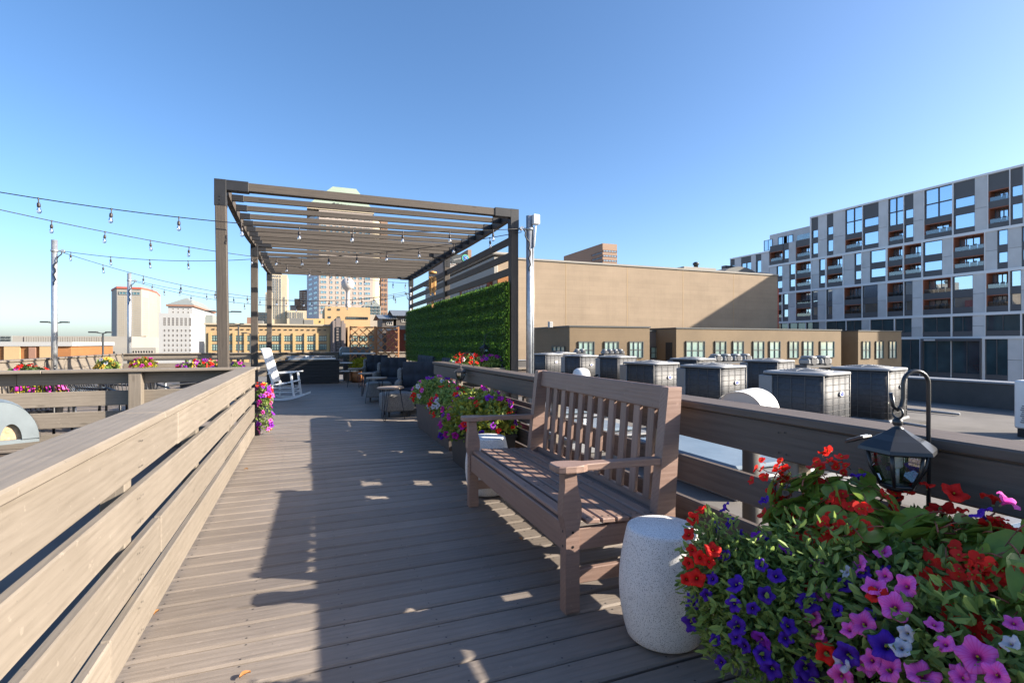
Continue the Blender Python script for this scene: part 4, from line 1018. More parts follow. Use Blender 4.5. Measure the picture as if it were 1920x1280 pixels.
# outer railings of the lounge deck
t = thing('deck_railing', 'long board railing on the far left side of the lounge deck', 'railing', (-5.2, 13, 0))
rail_boards(t, 'y', -5.2, .038, 8.2, 18.85, [(.70, .93), (.46, .69), (.22, .45)], [[11.6, 15.1], [10, 13.4], [12, 16]], M['rail'])
board('rail_cap', (-5.25, 8.2, .95), (-5.25, 18.95, .95), .2, .038, M['rail'], t, c=.007)
for i in range(8): board('post', (-5.27, 8.3 + i * 1.5, ROOF), (-5.27, 8.3 + i * 1.5, .93), .088, .088, M['rail'], t, up=(0, 1, 0))
t = thing('deck_railing', 'long board railing at the back of the deck below the skyline', 'railing', (-1, 19, 0))
rail_boards(t, 'x', 18.98, .038, -5.2, 3.9, [(.74, .93), (.46, .66), (.18, .38)], [[-1.6], [.8], [-2.4]], M['rail'])
board('rail_cap', (-5.3, 19.02, .95), (3.95, 19.02, .95), .22, .038, M['rail'], t, c=.007)
for i in range(7): board('post', (-5.0 + i * 1.45, 19.05, ROOF), (-5.0 + i * 1.45, 19.05, .93), .088, .088, M['rail'], t, up=(0, 1, 0))

# ================================================================== PERGOLA
PX0, PX1, PY = -1.11, 3.35, (8.4, 13.05, 18.0)
PZ = 3.61
t = thing('pergola', 'tall wooden slatted pergola over the end of the deck', 'pergola', (1.1, 13.6, 0))
for X in (PX0, PX1):
    for Yp in PY:
        ly = .012 if X < 0 and Yp < 9 else 0
        board('post', (X + ly, Yp, 0), (X - ly * 3, Yp, PZ - .16), .14, .14, M['pergola'], t, up=(0, 1, 0), c=.008)
        xi = X + (-.036 if ly else 0)
        b = MB(); s = 1 if X < 0 else -1
        b.cbox((-.076, -.076, -.30), (.076, .076, .075), .004); b.cbox((.0 if s > 0 else -.36, -.074, -.073), (.36 if s > 0 else 0, .074, .073), .004)
        for k in range(3): b.tube([(0, -.076, -.27 + k * .05), (0, -.084, -.27 + k * .05)], .009, 6)
        b.build('bracket', M['bracket'], t, Matrix.Translation((xi, Yp, PZ - .07)))
        b = MB(); b.cbox((-.1, -.1, 0), (.1, .1, .012), .003); b.build('post_foot', M['bracket'], t, Matrix.Translation((X, Yp, .003)))
def sagz(side, y):
    k = 0 if y < PY[1] else 1
    q = (y - PY[k]) / (PY[k + 1] - PY[k]); return -4 * q * (1 - q) * (.085 if side == 0 else .03)
for side, X in ((0, PX0), (1, PX1)):          # side beams, bowed between the posts
    for k in (0, 1):
        y0, y1 = PY[k] + .08, PY[k + 1] - .08; b = MB(); rows = []
        for i in range(13):
            y = y0 + (y1 - y0) * i / 12; z = PZ - .07 + sagz(side, y)
            rows.append([(X - .04, y, z - .07), (X + .04, y, z - .07), (X + .04, y, z + .07), (X - .04, y, z + .07)])
        b.grid(rows, 0, False, True, True)
        b.xform(Matrix.Rotation(R(-90), 4, 'Z') @ Matrix.Translation((-X, -(y0 + y1) / 2, -PZ)))
        b.build('side_beam', M['pergola'], t, Matrix.Translation((X, (y0 + y1) / 2, PZ)) @ Matrix.Rotation(R(90), 4, 'Z'))
ys = [PY[0]] + [PY[0] + (PY[1] - PY[0]) * i / 9 for i in range(1, 10)] + [PY[1] + (PY[2] - PY[1]) * i / 9 for i in range(1, 10)]
for y in ys:
    zl, zr = PZ - .07 + sagz(0, y), PZ - .07 + sagz(1, y); main = y in PY
    w = .12 if main and y == PY[0] else .038
    o = board('slat', (PX0 + (.30 if main else .05), y, zl), (PX1 - (.30 if main else .05), y, zr), w, .12 if main else .088, M['pergola'], t, c=.005)
    if not main:
        for X, z, s in ((PX0, zl, 1), (PX1, zr, -1)):
            b = MB(); b.cbox((min(0, s * .16), -.026, -.05), (max(0, s * .16), .026, .05), .003); b.build('slat_bracket', M['bracket'], t, Matrix.Translation((X + s * .042, y, z)))
for z in (3.10, 2.83, 2.56):
    for k in (0, 1): board('side_rail', (PX1, PY[k] + .072, z), (PX1, PY[k + 1] - .072, z), .04, .13, M['pergola'], t)
for z in (2.28, 2.0, 1.72, 1.44, 1.16, .88): board('side_rail', (PX1, PY[0] + .072, z), (PX1, PY[2] - .072, z), .04, .13, M['pergola'], t)

# green wall: square hedge panels of small leaves hung inside the right side
def hedge_panel(seed):
    r = random.Random(seed); b = MB(); s = .53
    for i in range(2600):
        y = r.uniform(-s / 2, s / 2); z = r.uniform(-s / 2, s / 2); x = -abs(r.gauss(.02, .028)) 
        L = r.uniform(.016, .032); a = r.uniform(0, 6.28); tl = r.uniform(-.9, .9); tz = r.uniform(-.2, 1.0)
        d = Vector((-.5 + .3 * math.sin(tl), math.cos(a), math.sin(a))).normalized(); n_ = Vector((-1, tl * .6, tz)).normalized(); w = d.cross(n_).normalized() * L * .42
        p = Vector((x, y, z)); b.face([p, p + d * L * .5 + w, p + d * L, p + d * L * .5 - w])
    b.face([(.003, -s / 2, -s / 2), (.003, -s / 2, s / 2), (.003, s / 2, s / 2), (.003, s / 2, -s / 2)])
    b.box((.004, -s / 2, -.006), (.012, s / 2, .006), 1); b.box((.004, -.006, -s / 2), (.012, .006, s / 2), 1)
    return b.mesh('hedge_panel', [M['box_leaf'], M['bracket']])
t = thing('green_wall', 'green artificial boxwood wall on the right side of the pergola', 'green wall', (3.36, 13.6, .7))
variants = [hedge_panel(40 + i) for i in range(4)]
for i in range(19):
    for k in range(3):
        inst('hedge_panel', rnd.choice(variants), t, Matrix.Translation((3.245, 8.61 + i * .514, .98 + k * .55)) @ Matrix.Rotation(rnd.uniform(-.03, .03), 4, 'Y') @ Matrix.Scale(1.05, 4))

# ================================================================== STEEL POLES AND STRING LIGHTS
def pole(label, x, y, z1, box=False, s=1, r=.055):
    t = thing('steel_pole', label, 'pole', (x, y, ROOF), 'galvanised poles that carry the string lights')
    b = MB(); b.tube([(x, y, ROOF), (x, y, z1)], r, 14); b.build('pipe', M['galv'], t)
    b = MB(); b.tube([(x, y, z1 - .25), (x, y, z1 - .21)], r + .012, 14); b.tube([(x + s * .02, y, z1 - .23), (x + s * .15, y, z1 - .23)], .018, 8); b.tube([(x + s * .15, y - .03, z1 - .23), (x + s * .15, y + .03, z1 - .23)], .035, 10)
    b.build('clamp', M['galv'], t)
    b = MB(); pts = [(x + s * (.15 - .12 * min(1, i / 5)) + .02 * math.sin(i * 1.9), y - r - .012, z1 - .25 - i * .055) for i in range(14)]
    b.tube(pts, .012, 6); b.build('cable_coil', M['cable'], t)
    b = MB(); b.tube([(x, y, ROOF + .003), (x, y, ROOF + .02)], .13, 16); b.build('base_plate', M['galv'], t)
    if box:
        b = MB(); b.cbox((x + .02, y - .13, z1 - .16), (x + .14, y - .03, z1 + .01), .01); b.tube([(x + .08, y - .075, z1 - .18), (x + .05, y - .075, z1 - .55)], .014, 6); b.build('junction_box', M['white'], t)
        b = MB(); b.tube([(x + .045, y - .055, ROOF), (x + .045, y - .055, z1 - .2)], .012, 8); b.build('conduit', M['galv'], t)
    return Vector((x + s * .15, y, z1 - .23))
a = at(993, 405, 8.24); pr = pole('tall galvanised pole with a white junction box right of the green wall', a.x, 8.24, a.z, True, -1, .062)
a = at(102, 450, 13.9); pl1 = pole('taller galvanised pole at the left edge of the lounge deck', a.x, 13.9, a.z)
pbx = at(769, 528, 17.75).x
a = at(242.5, 512, 19.4); pl2 = pole('galvanised pole in front of the pale octagonal tower', a.x, 19.4, a.z)
a = at(769, 528, 18.7); pb = pole('slim galvanised pole at the back corner of the green wall', pbx, 17.75, 3.2, False, -1, .04)
pl0 = pole('galvanised pole at the near left corner of the lounge deck', -5.15, 8.25, 3.6)

def bulb_meshes():
    b = MB(); b.lathe([(.006, .012), (.012, .008), (.008, -.02), (.006, -.055), (.016, -.06), (.021, -.075), (.021, -.11), (.017, -.118)], 10, 0)
    s = b.mesh('socket', M['socket'])
    b = MB(); b.lathe([(.012, -.114), (.015, -.125), (.026, -.15), (.029, -.168), (.024, -.188), (.012, -.20), (.001, -.203)], 10, 0)
    g = b.mesh('bulb', M['bulb']); 
    b = MB(); b.lathe([(.003, -.12), (.007, -.14), (.009, -.165), (.002, -.178)], 6, 0); fl = b.mesh('filament', M['frost'])
    return s, g, fl
SOCK, BULB, FIL = bulb_meshes()
def strand(label, pts, sags, step, off=.3):
    """cable through pts, each span sagging, bulbs every step metres"""
    t = thing('string_lights', label, 'string lights', pts[0], 'strands of outdoor string lights')
    path = []
    for i in range(len(pts) - 1):
        a, b = Vector(pts[i]), Vector(pts[i + 1]); n = 28
        for k in range(n + (i == len(pts) - 2)):
            q = k / n; p = a.lerp(b, q); p.z -= 4 * q * (1 - q) * sags[i]; path.append(p)
    d = 0; nxt = off; knots = []
    fine = []
    for i in range(len(path) - 1):
        L = (path[i + 1] - path[i]).length
        while d + L > nxt:
            knots.append(path[i].lerp(path[i + 1], (nxt - d) / L)); nxt += step
        d += L
    b = MB(); b.tube(path, .0065, 6); b.build('cable', M['cable'], t)
    for p in knots:
        Mx = Matrix.Translation(p) @ Matrix.Rotation(rnd.uniform(-.07, .07), 4, 'X') @ Matrix.Rotation(rnd.uniform(-.07, .07), 4, 'Y') @ Matrix.Scale(.94, 4)
        s = inst('socket', SOCK, t, Mx); g = inst('bulb', BULB, s, Mx); inst('filament', FIL, s, Mx)
mid = Vector((PX0 + .12, PY[1] - .1, 3.22)); rb = Vector((PX1 - .1, PY[2] - .1, 3.34))
strand('string lights nearest the camera crossing to the pole with the white box', [pl0 + Vector((0, 0, -.02)), pr], [.32], .76, .35)
strand('string lights dipping to the middle left pergola post before rising to the white box', [pl0 + Vector((0, .05, -.12)), mid, pr + Vector((0, 0, -.06))], [.10, .14], .76, .6)
strand('string lights from the taller left pole along the middle of the pergola roof', [pl1, mid + Vector((0, .05, -.02)), rb], [.12, .10], .78, .15)
strand('low hanging string lights from the taller left pole to the back of the green wall', [pl1 + Vector((0, .02, -.03)), pb + Vector((0, 0, .06))], [.62], .78, .7)
strand('upper string lights from the pole in front of the octagonal tower', [pl2, pb + Vector((0, 0, -.02))], [.42], .8, .5)
strand('lower string lights from the pole in front of the octagonal tower', [pl2 + Vector((0, .02, -.03)), pb + Vector((0, 0, -.06))], [.56], .8, .85)

# ================================================================== ROOF EQUIPMENT
def rrect(hx, hy, r, n=5):
    out = []
    for cx, cy, a0 in ((hx - r, hy - r, 0), (-hx + r, hy - r, 90), (-hx + r, -hy + r, 180), (hx - r, -hy + r, 270)):
        for i in range(n): q = R(a0 + 90 * i / (n - 1)); out.append((cx + r * math.cos(q), cy + r * math.sin(q)))
    return out
def make_condenser():
    t = thing('air_conditioner', 'x', 'air conditioner')
    s = .475; h = .90
    b = MB(); o = rrect(s - .012, s - .012, .15); b.grid([[(x, y, z) for x, y in o] for z in (.05, h - .04)], 0, True, True, True); b.build('coil', M['ac_dark'], t)
    b = MB(); o = rrect(s, s, .16, 6)
    for k in range(9):                               # guard: hoops and uprights
        z = .07 + k * (h - .13) / 8; pts = [(x, y, z) for x, y in o]; b.tube(pts + [pts[0]], .0028, 4, 0, False)
    for k in (-1, 0, 1):
        for fx in (-1, 1):
            b.box((k * .2 - .0028, fx * s - .0028, .06), (k * .2 + .0028, fx * s + .0028, h - .04)); b.box((fx * s - .0028, k * .2 - .0028, .06), (fx * s + .0028, k * .2 + .0028, h - .04))
    for x, y in [(-s + .04, -s + .04), (s - .04, -s + .04), (-s + .04, s - .04), (s - .04, s - .04)]: b.tube([(x, y, .05), (x, y, h - .03)], .012, 6)
    b.build('guard', M['ac_wire'], t)
    b = MB(); o = rrect(s + .012, s + .012, .17); oi = rrect(s - .05, s - .05, .2)
    b.grid([[(x, y, h - .028) for x, y in o], [(x, y, h) for x, y in o], [(x * .985, y * .985, h + .012) for x, y in o], [(x, y, h + .02) for x, y in oi]], 0, True, True, True); b.build('top_cover', M['ac_metal'], t)
    b = MB()
    for k in range(7): r = .06 + k * .047; b.tube([(r * math.cos(R(15 * i)), r * math.sin(R(15 * i)), h + .022 + .032 * math.cos(r / .36 * 1.5)) for i in range(25)], .005, 4, 0, False)
    for k in range(8): q = R(45 * k); b.tube([(r * math.cos(q), r * math.sin(q), h + .024 + .032 * math.cos(r / .36 * 1.5)) for r in (.02, .12, .22, .30, .35)], .005, 4)
    b.lathe([(.36, h + .012), (.36, h + .03), (.34, h + .032), (.33, h + .02), (.02, h + .03)], 24, 0, caps=False); b.lathe([(.07, h + .03), (.07, h + .058), (.01, h + .062)], 12)
    b.build('fan_guard', M['ac_metal'], t)
    b = MB(); b.cbox((-s - .02, s - .19, .05), (-s + .06, s + .015, h - .05), .008); b.build('service_panel', M['ac_metal'], t)
    b = MB(); b.cbox((-s, -s, 0), (s, s, .05), .012); b.build('base_pan', M['ac_metal'], t)
    b = MB()
    for dy, r_ in ((.05, .014), (.11, .022)): b.tube([(-s - .02, s - dy, .32), (-s - .10, s - dy, .28), (-s - .12, s - dy, .05), (-s - .3, s - dy - .05, -.02), (-s - .5, s - dy + .1, -.02)], r_, 6)
    b.build('refrigerant_line', M['cable'], t)
    b = MB(); n0 = 0; b.lathe([(.052, 0), (.058, .004), (.05, .008)], 20, 0, sx=1.35, sy=.75); b.xform(Matrix.Translation((.05, -s - .004, h * .66)) @ Matrix.Rotation(R(90), 4, 'X')); bd = b.build('badge', M['badge_white'], t)
    b = MB(); b.lathe([(.04, .0085), (.038, .0105)], 20, 0, sx=1.35, sy=.7); b.xform(Matrix.Translation((.05, -s - .004, h * .66)) @ Matrix.Rotation(R(90), 4, 'X')); b.build('badge_field', M['badge_blue'], bd)
    b = MB()                                           # the brand's script, a wavy pale line at this size
    b.tube([(.05 - .04 + i * .008, -s - .0155, h * .66 + .007 * math.sin(i * 1.7)) for i in range(11)], .0022, 4); b.build('badge_script', M['badge_white'], bd)
    return t
cond = make_condenser()
units = [((1543, 699.5), 'large dark condenser unit nearest the railing, right of the arched vent'), ((1663, 691), 'rightmost condenser unit, behind the black lantern hook'),
         ((1350, 686.5), 'condenser unit directly behind the arched white vent'), ((1226, 680.5), 'condenser unit just above the right end of the bench back'),
         ((1158, 668.5), 'condenser unit behind the middle of the bench, dark side towards the deck'), ((1088, 666.5), 'condenser unit with a broad pale panel behind the white mushroom vent'),
         ((1024, 663.5), 'leftmost condenser unit beside the tall steel pole'), ((1456, 676), 'condenser unit mostly hidden between the nearest and the arched vent units'),
         ((1306, 672.5), 'condenser unit in the back row behind the one over the bench end'), ((1052, 661.5), 'farthest condenser unit, half hidden behind the leftmost ones')]
for i, ((px, py), lab) in enumerate(units):
    p = gp(px, py, .86); s = .475
    q_ = Matrix.Rotation(R(14), 2) @ Vector((s - .05, s - .05)); loc = (p.x + q_.x, p.y + q_.y, -.055)
    if i == 0: move(cond, loc, R(14)); cond['label'] = lab; cond['group'] = 'condenser units on the roof'
    else: clone(cond, loc, R(14 + rnd.uniform(-2, 2)), lab, 'condenser units on the roof')
    boxpart('roof_curb', (loc[0] - .62, loc[1] - .62, ROOF + .002), (loc[0] + .62, loc[1] + .62, -.058), M['roof_dark'], None)
    q = C.objects[-1]; tag(q, 'dark mounting curb under the ' + lab.split(',')[0].replace('large dark ', 'nearest '), 'curb', 'mounting curbs under the condenser units')
M['fan_grey'] = plain('fan_housing', (.22, .23, .24), .5, .3, .15, 8)
# small fan racks in the back row
def fan_rack(label, px0, px1, py0, py1, Y, n):
    a = at(px0, py1, Y); b_ = at(px1, py0, Y); w = b_.x - a.x
    t = thing('fan_rack', label, 'fan rack', (a.x, Y, ROOF), 'fan racks in the back row of the roof')
    b = MB(); b.box((a.x, Y, a.z - .12), (b_.x, Y + .5, a.z - .03)); b.box((a.x, Y, ROOF), (a.x + .08, Y + .5, a.z - .12)); b.box((b_.x - .08, Y, ROOF), (b_.x, Y + .5, a.z - .12)); b.build('rack', M['ac_dark'], t)
    h = b_.z - a.z
    for i in range(n):
        cx = a.x + w * (i + .5) / n; r = w / n * .44
        b = MB(); b.cbox((cx - r, Y - .02, a.z - .02), (cx + r, Y + .4, b_.z - .05), .05); b.lathe([(r * .9, b_.z - .05), (r * .9, b_.z + .02), (r * .5, b_.z + .05)], 12, 0, (cx, Y + .2, 0))
        b.tube([(cx, Y - .021, (a.z + b_.z) / 2), (cx, Y - .04, (a.z + b_.z) / 2)], r * .5, 12, 1); b.build('fan', [M['fan_grey'], M['ac_dark']], t)
fan_rack('rack of four steel fans behind the arched vent units', 1338, 1412, 665, 677, 17, 4)
fan_rack('rack of two steel fans right of the four fan rack', 1513, 1562, 669, 683, 13, 2)
fan_rack('rack of four small steel fans behind the middle of the bench', 1132, 1172, 656, 663, 24, 4)
fan_rack('rack of two small steel fans near the tall steel pole', 1080, 1100, 655.5, 661, 25.2, 2)
# mushroom vent, skylights, arched vents, white unit
p = gp(1090, 690, .86); t = thing('mushroom_vent', 'white mushroom vent cap above the bench back', 'roof vent', (p.x, p.y, ROOF))
b = MB(); b.tube([(p.x, p.y, ROOF), (p.x, p.y, .74)], .09, 14); b.build('pipe', M['galv'], t)
b = MB(); b.lathe([(.11, .70), (.15, .71), (.15, .76), (.13, .82), (.08, .855), (.01, .862)], 20, 0, (p.x, p.y, 0)); b.build('cap', M['white'], t)
def skylight(label, x0, x1, y0, y1, z=.12):
    t = thing('roof_hatch', label, 'roof hatch', ((x0 + x1) / 2, (y0 + y1) / 2, ROOF))
    boxpart('curb', (x0, y0, ROOF + .002), (x1, y1, z - .04), M['ac_metal'], t, .01)
    boxpart('lid', (x0 - .05, y0 - .05, z - .038), (x1 + .05, y1 + .05, z), M['hatch'], t, .02)
    boxpart('dome', (x0 + .12, y0 + .12, z + .002), (x1 - .12, y1 - .12, z + .05), M['dome'], t, .03)
mm, n, l, pp = newmat('galvanised_rusty'); v = coords(n, l, (1, 1, 1)); f = noise(n, l, v, 2.2, 6, .65)
l.new(ramp(n, l, f, [(.35, (.24, .25, .26)), (.57, (.21, .21, .205)), (.65, (.17, .09, .04)), (.76, (.20, .185, .165))]), pp.inputs['Base Color']); pp.inputs['Roughness'].default_value = .5; pp.inputs['Metallic'].default_value = .2; M['hatch'] = mm
M['dome'] = plain('pale_blue_dome', (.16, .20, .235), .25, 0, .12, 3)
skylight('low metal roof hatch with rust stains seen under the railing beside the bench', 3.5, 5.1, 3.5, 5.3)
skylight('pale roof hatch seen through the railing behind the bench slats', 3.6, 5.0, 7.4, 9.0)
skylight('pale metal roof hatch behind the flowers under the dark railing', 2.9, 4.6, .6, 2.0)
skylight('pale metal roof hatch behind the bench middle', 3.0, 4.2, 5.7, 6.9)
def barrel(name, b, r, y0, y1, z0, inner=0, hole=None, n=20):
    """half barrel with its axis along y, front plate at y0"""
    arc = [(r * math.cos(R(180 - 180 * i / n)), z0 + r * math.sin(R(180 - 180 * i / n))) for i in range(n + 1)]
    b.grid([[(x, y0, z) for x, z in arc], [(x, y1, z) for x, z in arc]], 1, True)
    b.grid([[(x * 1.03, y0 - .012, z0 + (z - z0) * 1.03) for x, z in arc], [(x * 1.03, y0 + .02, z0 + (z - z0) * 1.03) for x, z in arc]], 1, True)
    if hole:
        hr, hx, hz = hole
        ia = [(hx + hr * math.cos(R(180 - 180 * i / n)), z0 + hz * math.sin(R(180 - 180 * i / n))) for i in range(n + 1)]
        b.grid([[(x, y0, z) for x, z in ia], [(x, y0, z) for x, z in arc]], 0, False)
        b.grid([[(x, y0, z) for x, z in ia], [(x, y0 + .05, z) for x, z in ia]], 0, True)
        b.face([(x, y1 - .02, z) for x, z in arc], 2); b.face([(x * 1.02, y0 + .045, z) for x, z in ia], 2)
    else:
        b.face([(x, y0, z) for x, z in arc], 0)
t = thing('arched_vent', 'white arched metal vent hood just outside the railing beside the bench', 'roof vent', (2.45, 1.95, ROOF))
b = MB(); barrel('hood', b, .135, 0, .34, 0); b.box((-.135, .0, -.05), (.135, .34, -.001), 0)
b.build('hood', [M['roofcream'] if 'roofcream' in M else plain('cream_vent', (.55, .49, .42), .6, 0, .08, 4), M['white']], t, Matrix.Translation((2.28, 2.26, .885)) @ Matrix.Rotation(R(-62), 4, 'Z'))
b = MB(); b.tube([(2.50, 2.38, ROOF), (2.50, 2.38, .87)], .05, 14); b.build('pipe', M['roof_dark'], t)
p = at(-8, 828, 6.0)
t = thing('arched_vent', 'pale blue arched vent hood with an arch opening at the left edge', 'roof vent', (p.x, p.y, ROOF))
b = MB(); barrel('hood', b, .29, 0, .42, 0, hole=(.072, .10, .12)); b.box((-.29, .0, -.24), (.02, .42, -.001), 0); b.box((.02, .012, -.03), (.29, .42, -.001), 0); b.xform(Matrix.Scale(1.22, 4, (0, 0, 1)))
b.build('hood', [M['hood'], M['hood'], plain('vent_screen', (.42, .30, .18), .8, 0, .3, 40)], t, Matrix.Translation((p.x, p.y, p.z)) @ Matrix.Rotation(R(26), 4, 'Z'))
b = MB(); b.tube([(p.x - .1, p.y + .2, ROOF), (p.x - .1, p.y + .2, p.z - .2)], .16, 14); b.build('pipe', M['galv'], t)
p = gp(1904, 806, 0.0)
t = thing('mini_condenser', 'white slim condenser unit at the right edge of the roof', 'air conditioner', (p.x, p.y, ROOF))
boxpart('cabinet', (p.x, p.y - .3, .03), (p.x + .8, p.y + .02, .74), M['white'], t, .02)
for i in range(9): boxpart('louvre', (p.x - .012, p.y - .22, .12 + i * .03), (p.x - .001, p.y - .06 - .01 * (i % 3), .135 + i * .03), M['ac_metal'], t)
for dx in (.05, .7): boxpart('foot', (p.x + dx, p.y - .28, ROOF + .002), (p.x + dx + .06, p.y, .028), M['bracket'], t)
b = MB(); b.tube([(p.x + .05, p.y - .31, .12), (p.x - .02, p.y - .36, .1), (p.x - .05, p.y - .36, -.05), (p.x - .05, p.y - .3, ROOF + .02)], .008, 6); b.build('cord', M['cable'], t)
# pipes lying on the roof
for lab, pts in (('pale conduit lying on the roof in front of the rightmost condenser', [gp(1600, 778, -.06), gp(1740, 800, -.06)]), ('pale conduit on the roof left of the parapet', [gp(1690, 766, -.06), gp(1800, 776, -.06)])):
    b = MB(); b.tube(pts, .025, 8); tag(b.build('roof_conduit', M['ac_metal']), lab, 'pipe')

# ================================================================== BENCH
bench = thing('park_bench', 'brown slatted wooden bench with broad arms facing the walkway', 'bench')
L = 1.78; W_ = M['bench']
leg_poly = [(0, 0), (.075, 0), (.075, .40), (.088, .47), (.086, .53), (.066, .60), (.058, .679), (-.006, .679), (-.004, .62), (-.012, .55), (-.016, .47), (0, .40)]
post_poly = [(.535, 0), (.64, 0), (.632, .43), (.672, 1.068), (.588, 1.068), (.515, .43)]
arm_poly = [(-.055, -.035), (-.045, -.055), (-.015, -.066), (.04, -.066), (.085, -.055), (.115, -.036), (.30, -.030), (.50, -.028), (.60, -.028), (.60, .028), (.50, .028), (.30, .030), (.115, .036), (.085, .055), (.04, .066), (-.015, .066), (-.045, .055), (-.055, .035)]
for y0 in (0, L - .065):
    extrude('front_leg', leg_poly, y0, y0 + .065, W_, bench, 'y', None, .004)
    extrude('back_post', post_poly, y0, y0 + .065, W_, bench, 'y', None, .004)
    o = extrude('armrest', arm_poly, -.017, .017, W_, bench, 'z', Matrix.Translation((0, y0 + .0325, .698)) @ Matrix.Rotation(.018, 4, 'Y'), .005)
    board('side_apron', (.076, y0 + .032, .345), (.522, y0 + .032, .345), .03, .105, W_, bench)
    board('side_stretcher', (.076, y0 + .032, .165), (.53, y0 + .032, .165), .03, .07, W_, bench)
board('front_apron', (.028, .066, .352), (.028, L - .066, .352), .032, .135, W_, bench)
board('back_apron', (.56, .066, .36), (.56, L - .066, .36), .03, .10, W_, bench)
for i in range(6):
    x = .037 + i * .0835; y0, y1 = (.068, L - .068) if i == 0 else (.0, L)
    if i == 1: y0, y1 = .004, L - .004
    x += .022 if i == 0 else .028
    board('seat_slat', (x, y0 - (.006 if i else 0), .434 - i * .004), (x, y1 + (.006 if i else 0), .434 - i * .004), .074 if i else .064, .024, W_, bench, up=(.06, 0, 1), c=.005)
bx = lambda z: .575 + (z - .43) * .0625 + .005
board('top_rail', (bx(1.01) + .02, .066, 1.003), (bx(1.01) + .02, L - .066, 1.003), .045, .128, W_, bench, up=(.09, 0, 1), c=.006)
board('bottom_rail', (bx(.43) + .02, .066, .415), (bx(.43) + .02, L - .066, .415), .035, .06, W_, bench, up=(.09, 0, 1))
for i in range(11):
    y = .066 + (L - .132) * (i + .95) / 11.9
    board('back_slat', (bx(.445) + .012, y, .445), (bx(.962) + .02, y, .963), .062, .022, W_, bench, up=(1, 0, -.06), c=.003)
b = MB()                                               # plugs over the bolts
def plug(x, y, z, ax):
    e = [(math.cos(R(45 * k)) * .007, math.sin(R(45 * k)) * .007) for k in range(8)]
    b.face([(x + u, y + v_, z) for u, v_ in e] if ax == 'z' else [(x, y - u, z + v_) for u, v_ in e] if ax == 'x' else [(x + u, y, z + v_) for u, v_ in e])
for i in range(6):
    for y in (.03, .045 + L / 3, .045 + 2 * L / 3, L - .03):
        for dx in (-.018, .018): plug(.065 + i * .0835 + dx, y, .4468 - i * .004 - dx * .06, 'z')
for y0 in (0, L - .065):
    for z in (.32, .39): plug(-.0012, y0 + .032, z, 'x'); plug(.6 - .02 * (z > .35), -.0012, z, 'y'); plug(.037, -.0012, z, 'y')
tag(b.build('bolt_plug', M['bracket'], bench), kind='stuff')
move(bench, (1.147, 2.2, 0), R(-1.4))

# ------------------------------------------------------------------ terrazzo stools
def stool(label, x, y, rz):
    t = thing('garden_stool', label, 'stool', (x, y, 0), 'barrel shaped terrazzo stools')
    prof = [(.02, .006), (.135, .006), (.15, .012)] + [(.158 + .034 * math.sin(math.pi * (i / 12) ** .92), .02 + .455 * i / 12) for i in range(13)] + [(.154, .484), (.145, .489), (.02, .491)]
    b = MB(); b.lathe(prof, 40); b.build('body', M['terrazzo'], t, Matrix.Translation((x, y, 0)) @ Matrix.Rotation(rz, 4, 'Z'))
stool('white speckled terrazzo stool between the bench and the near flowers', 1.466, 1.885, 0)
stool('white speckled terrazzo stool at the far end of the bench', 1.45, 4.24, 1.0)

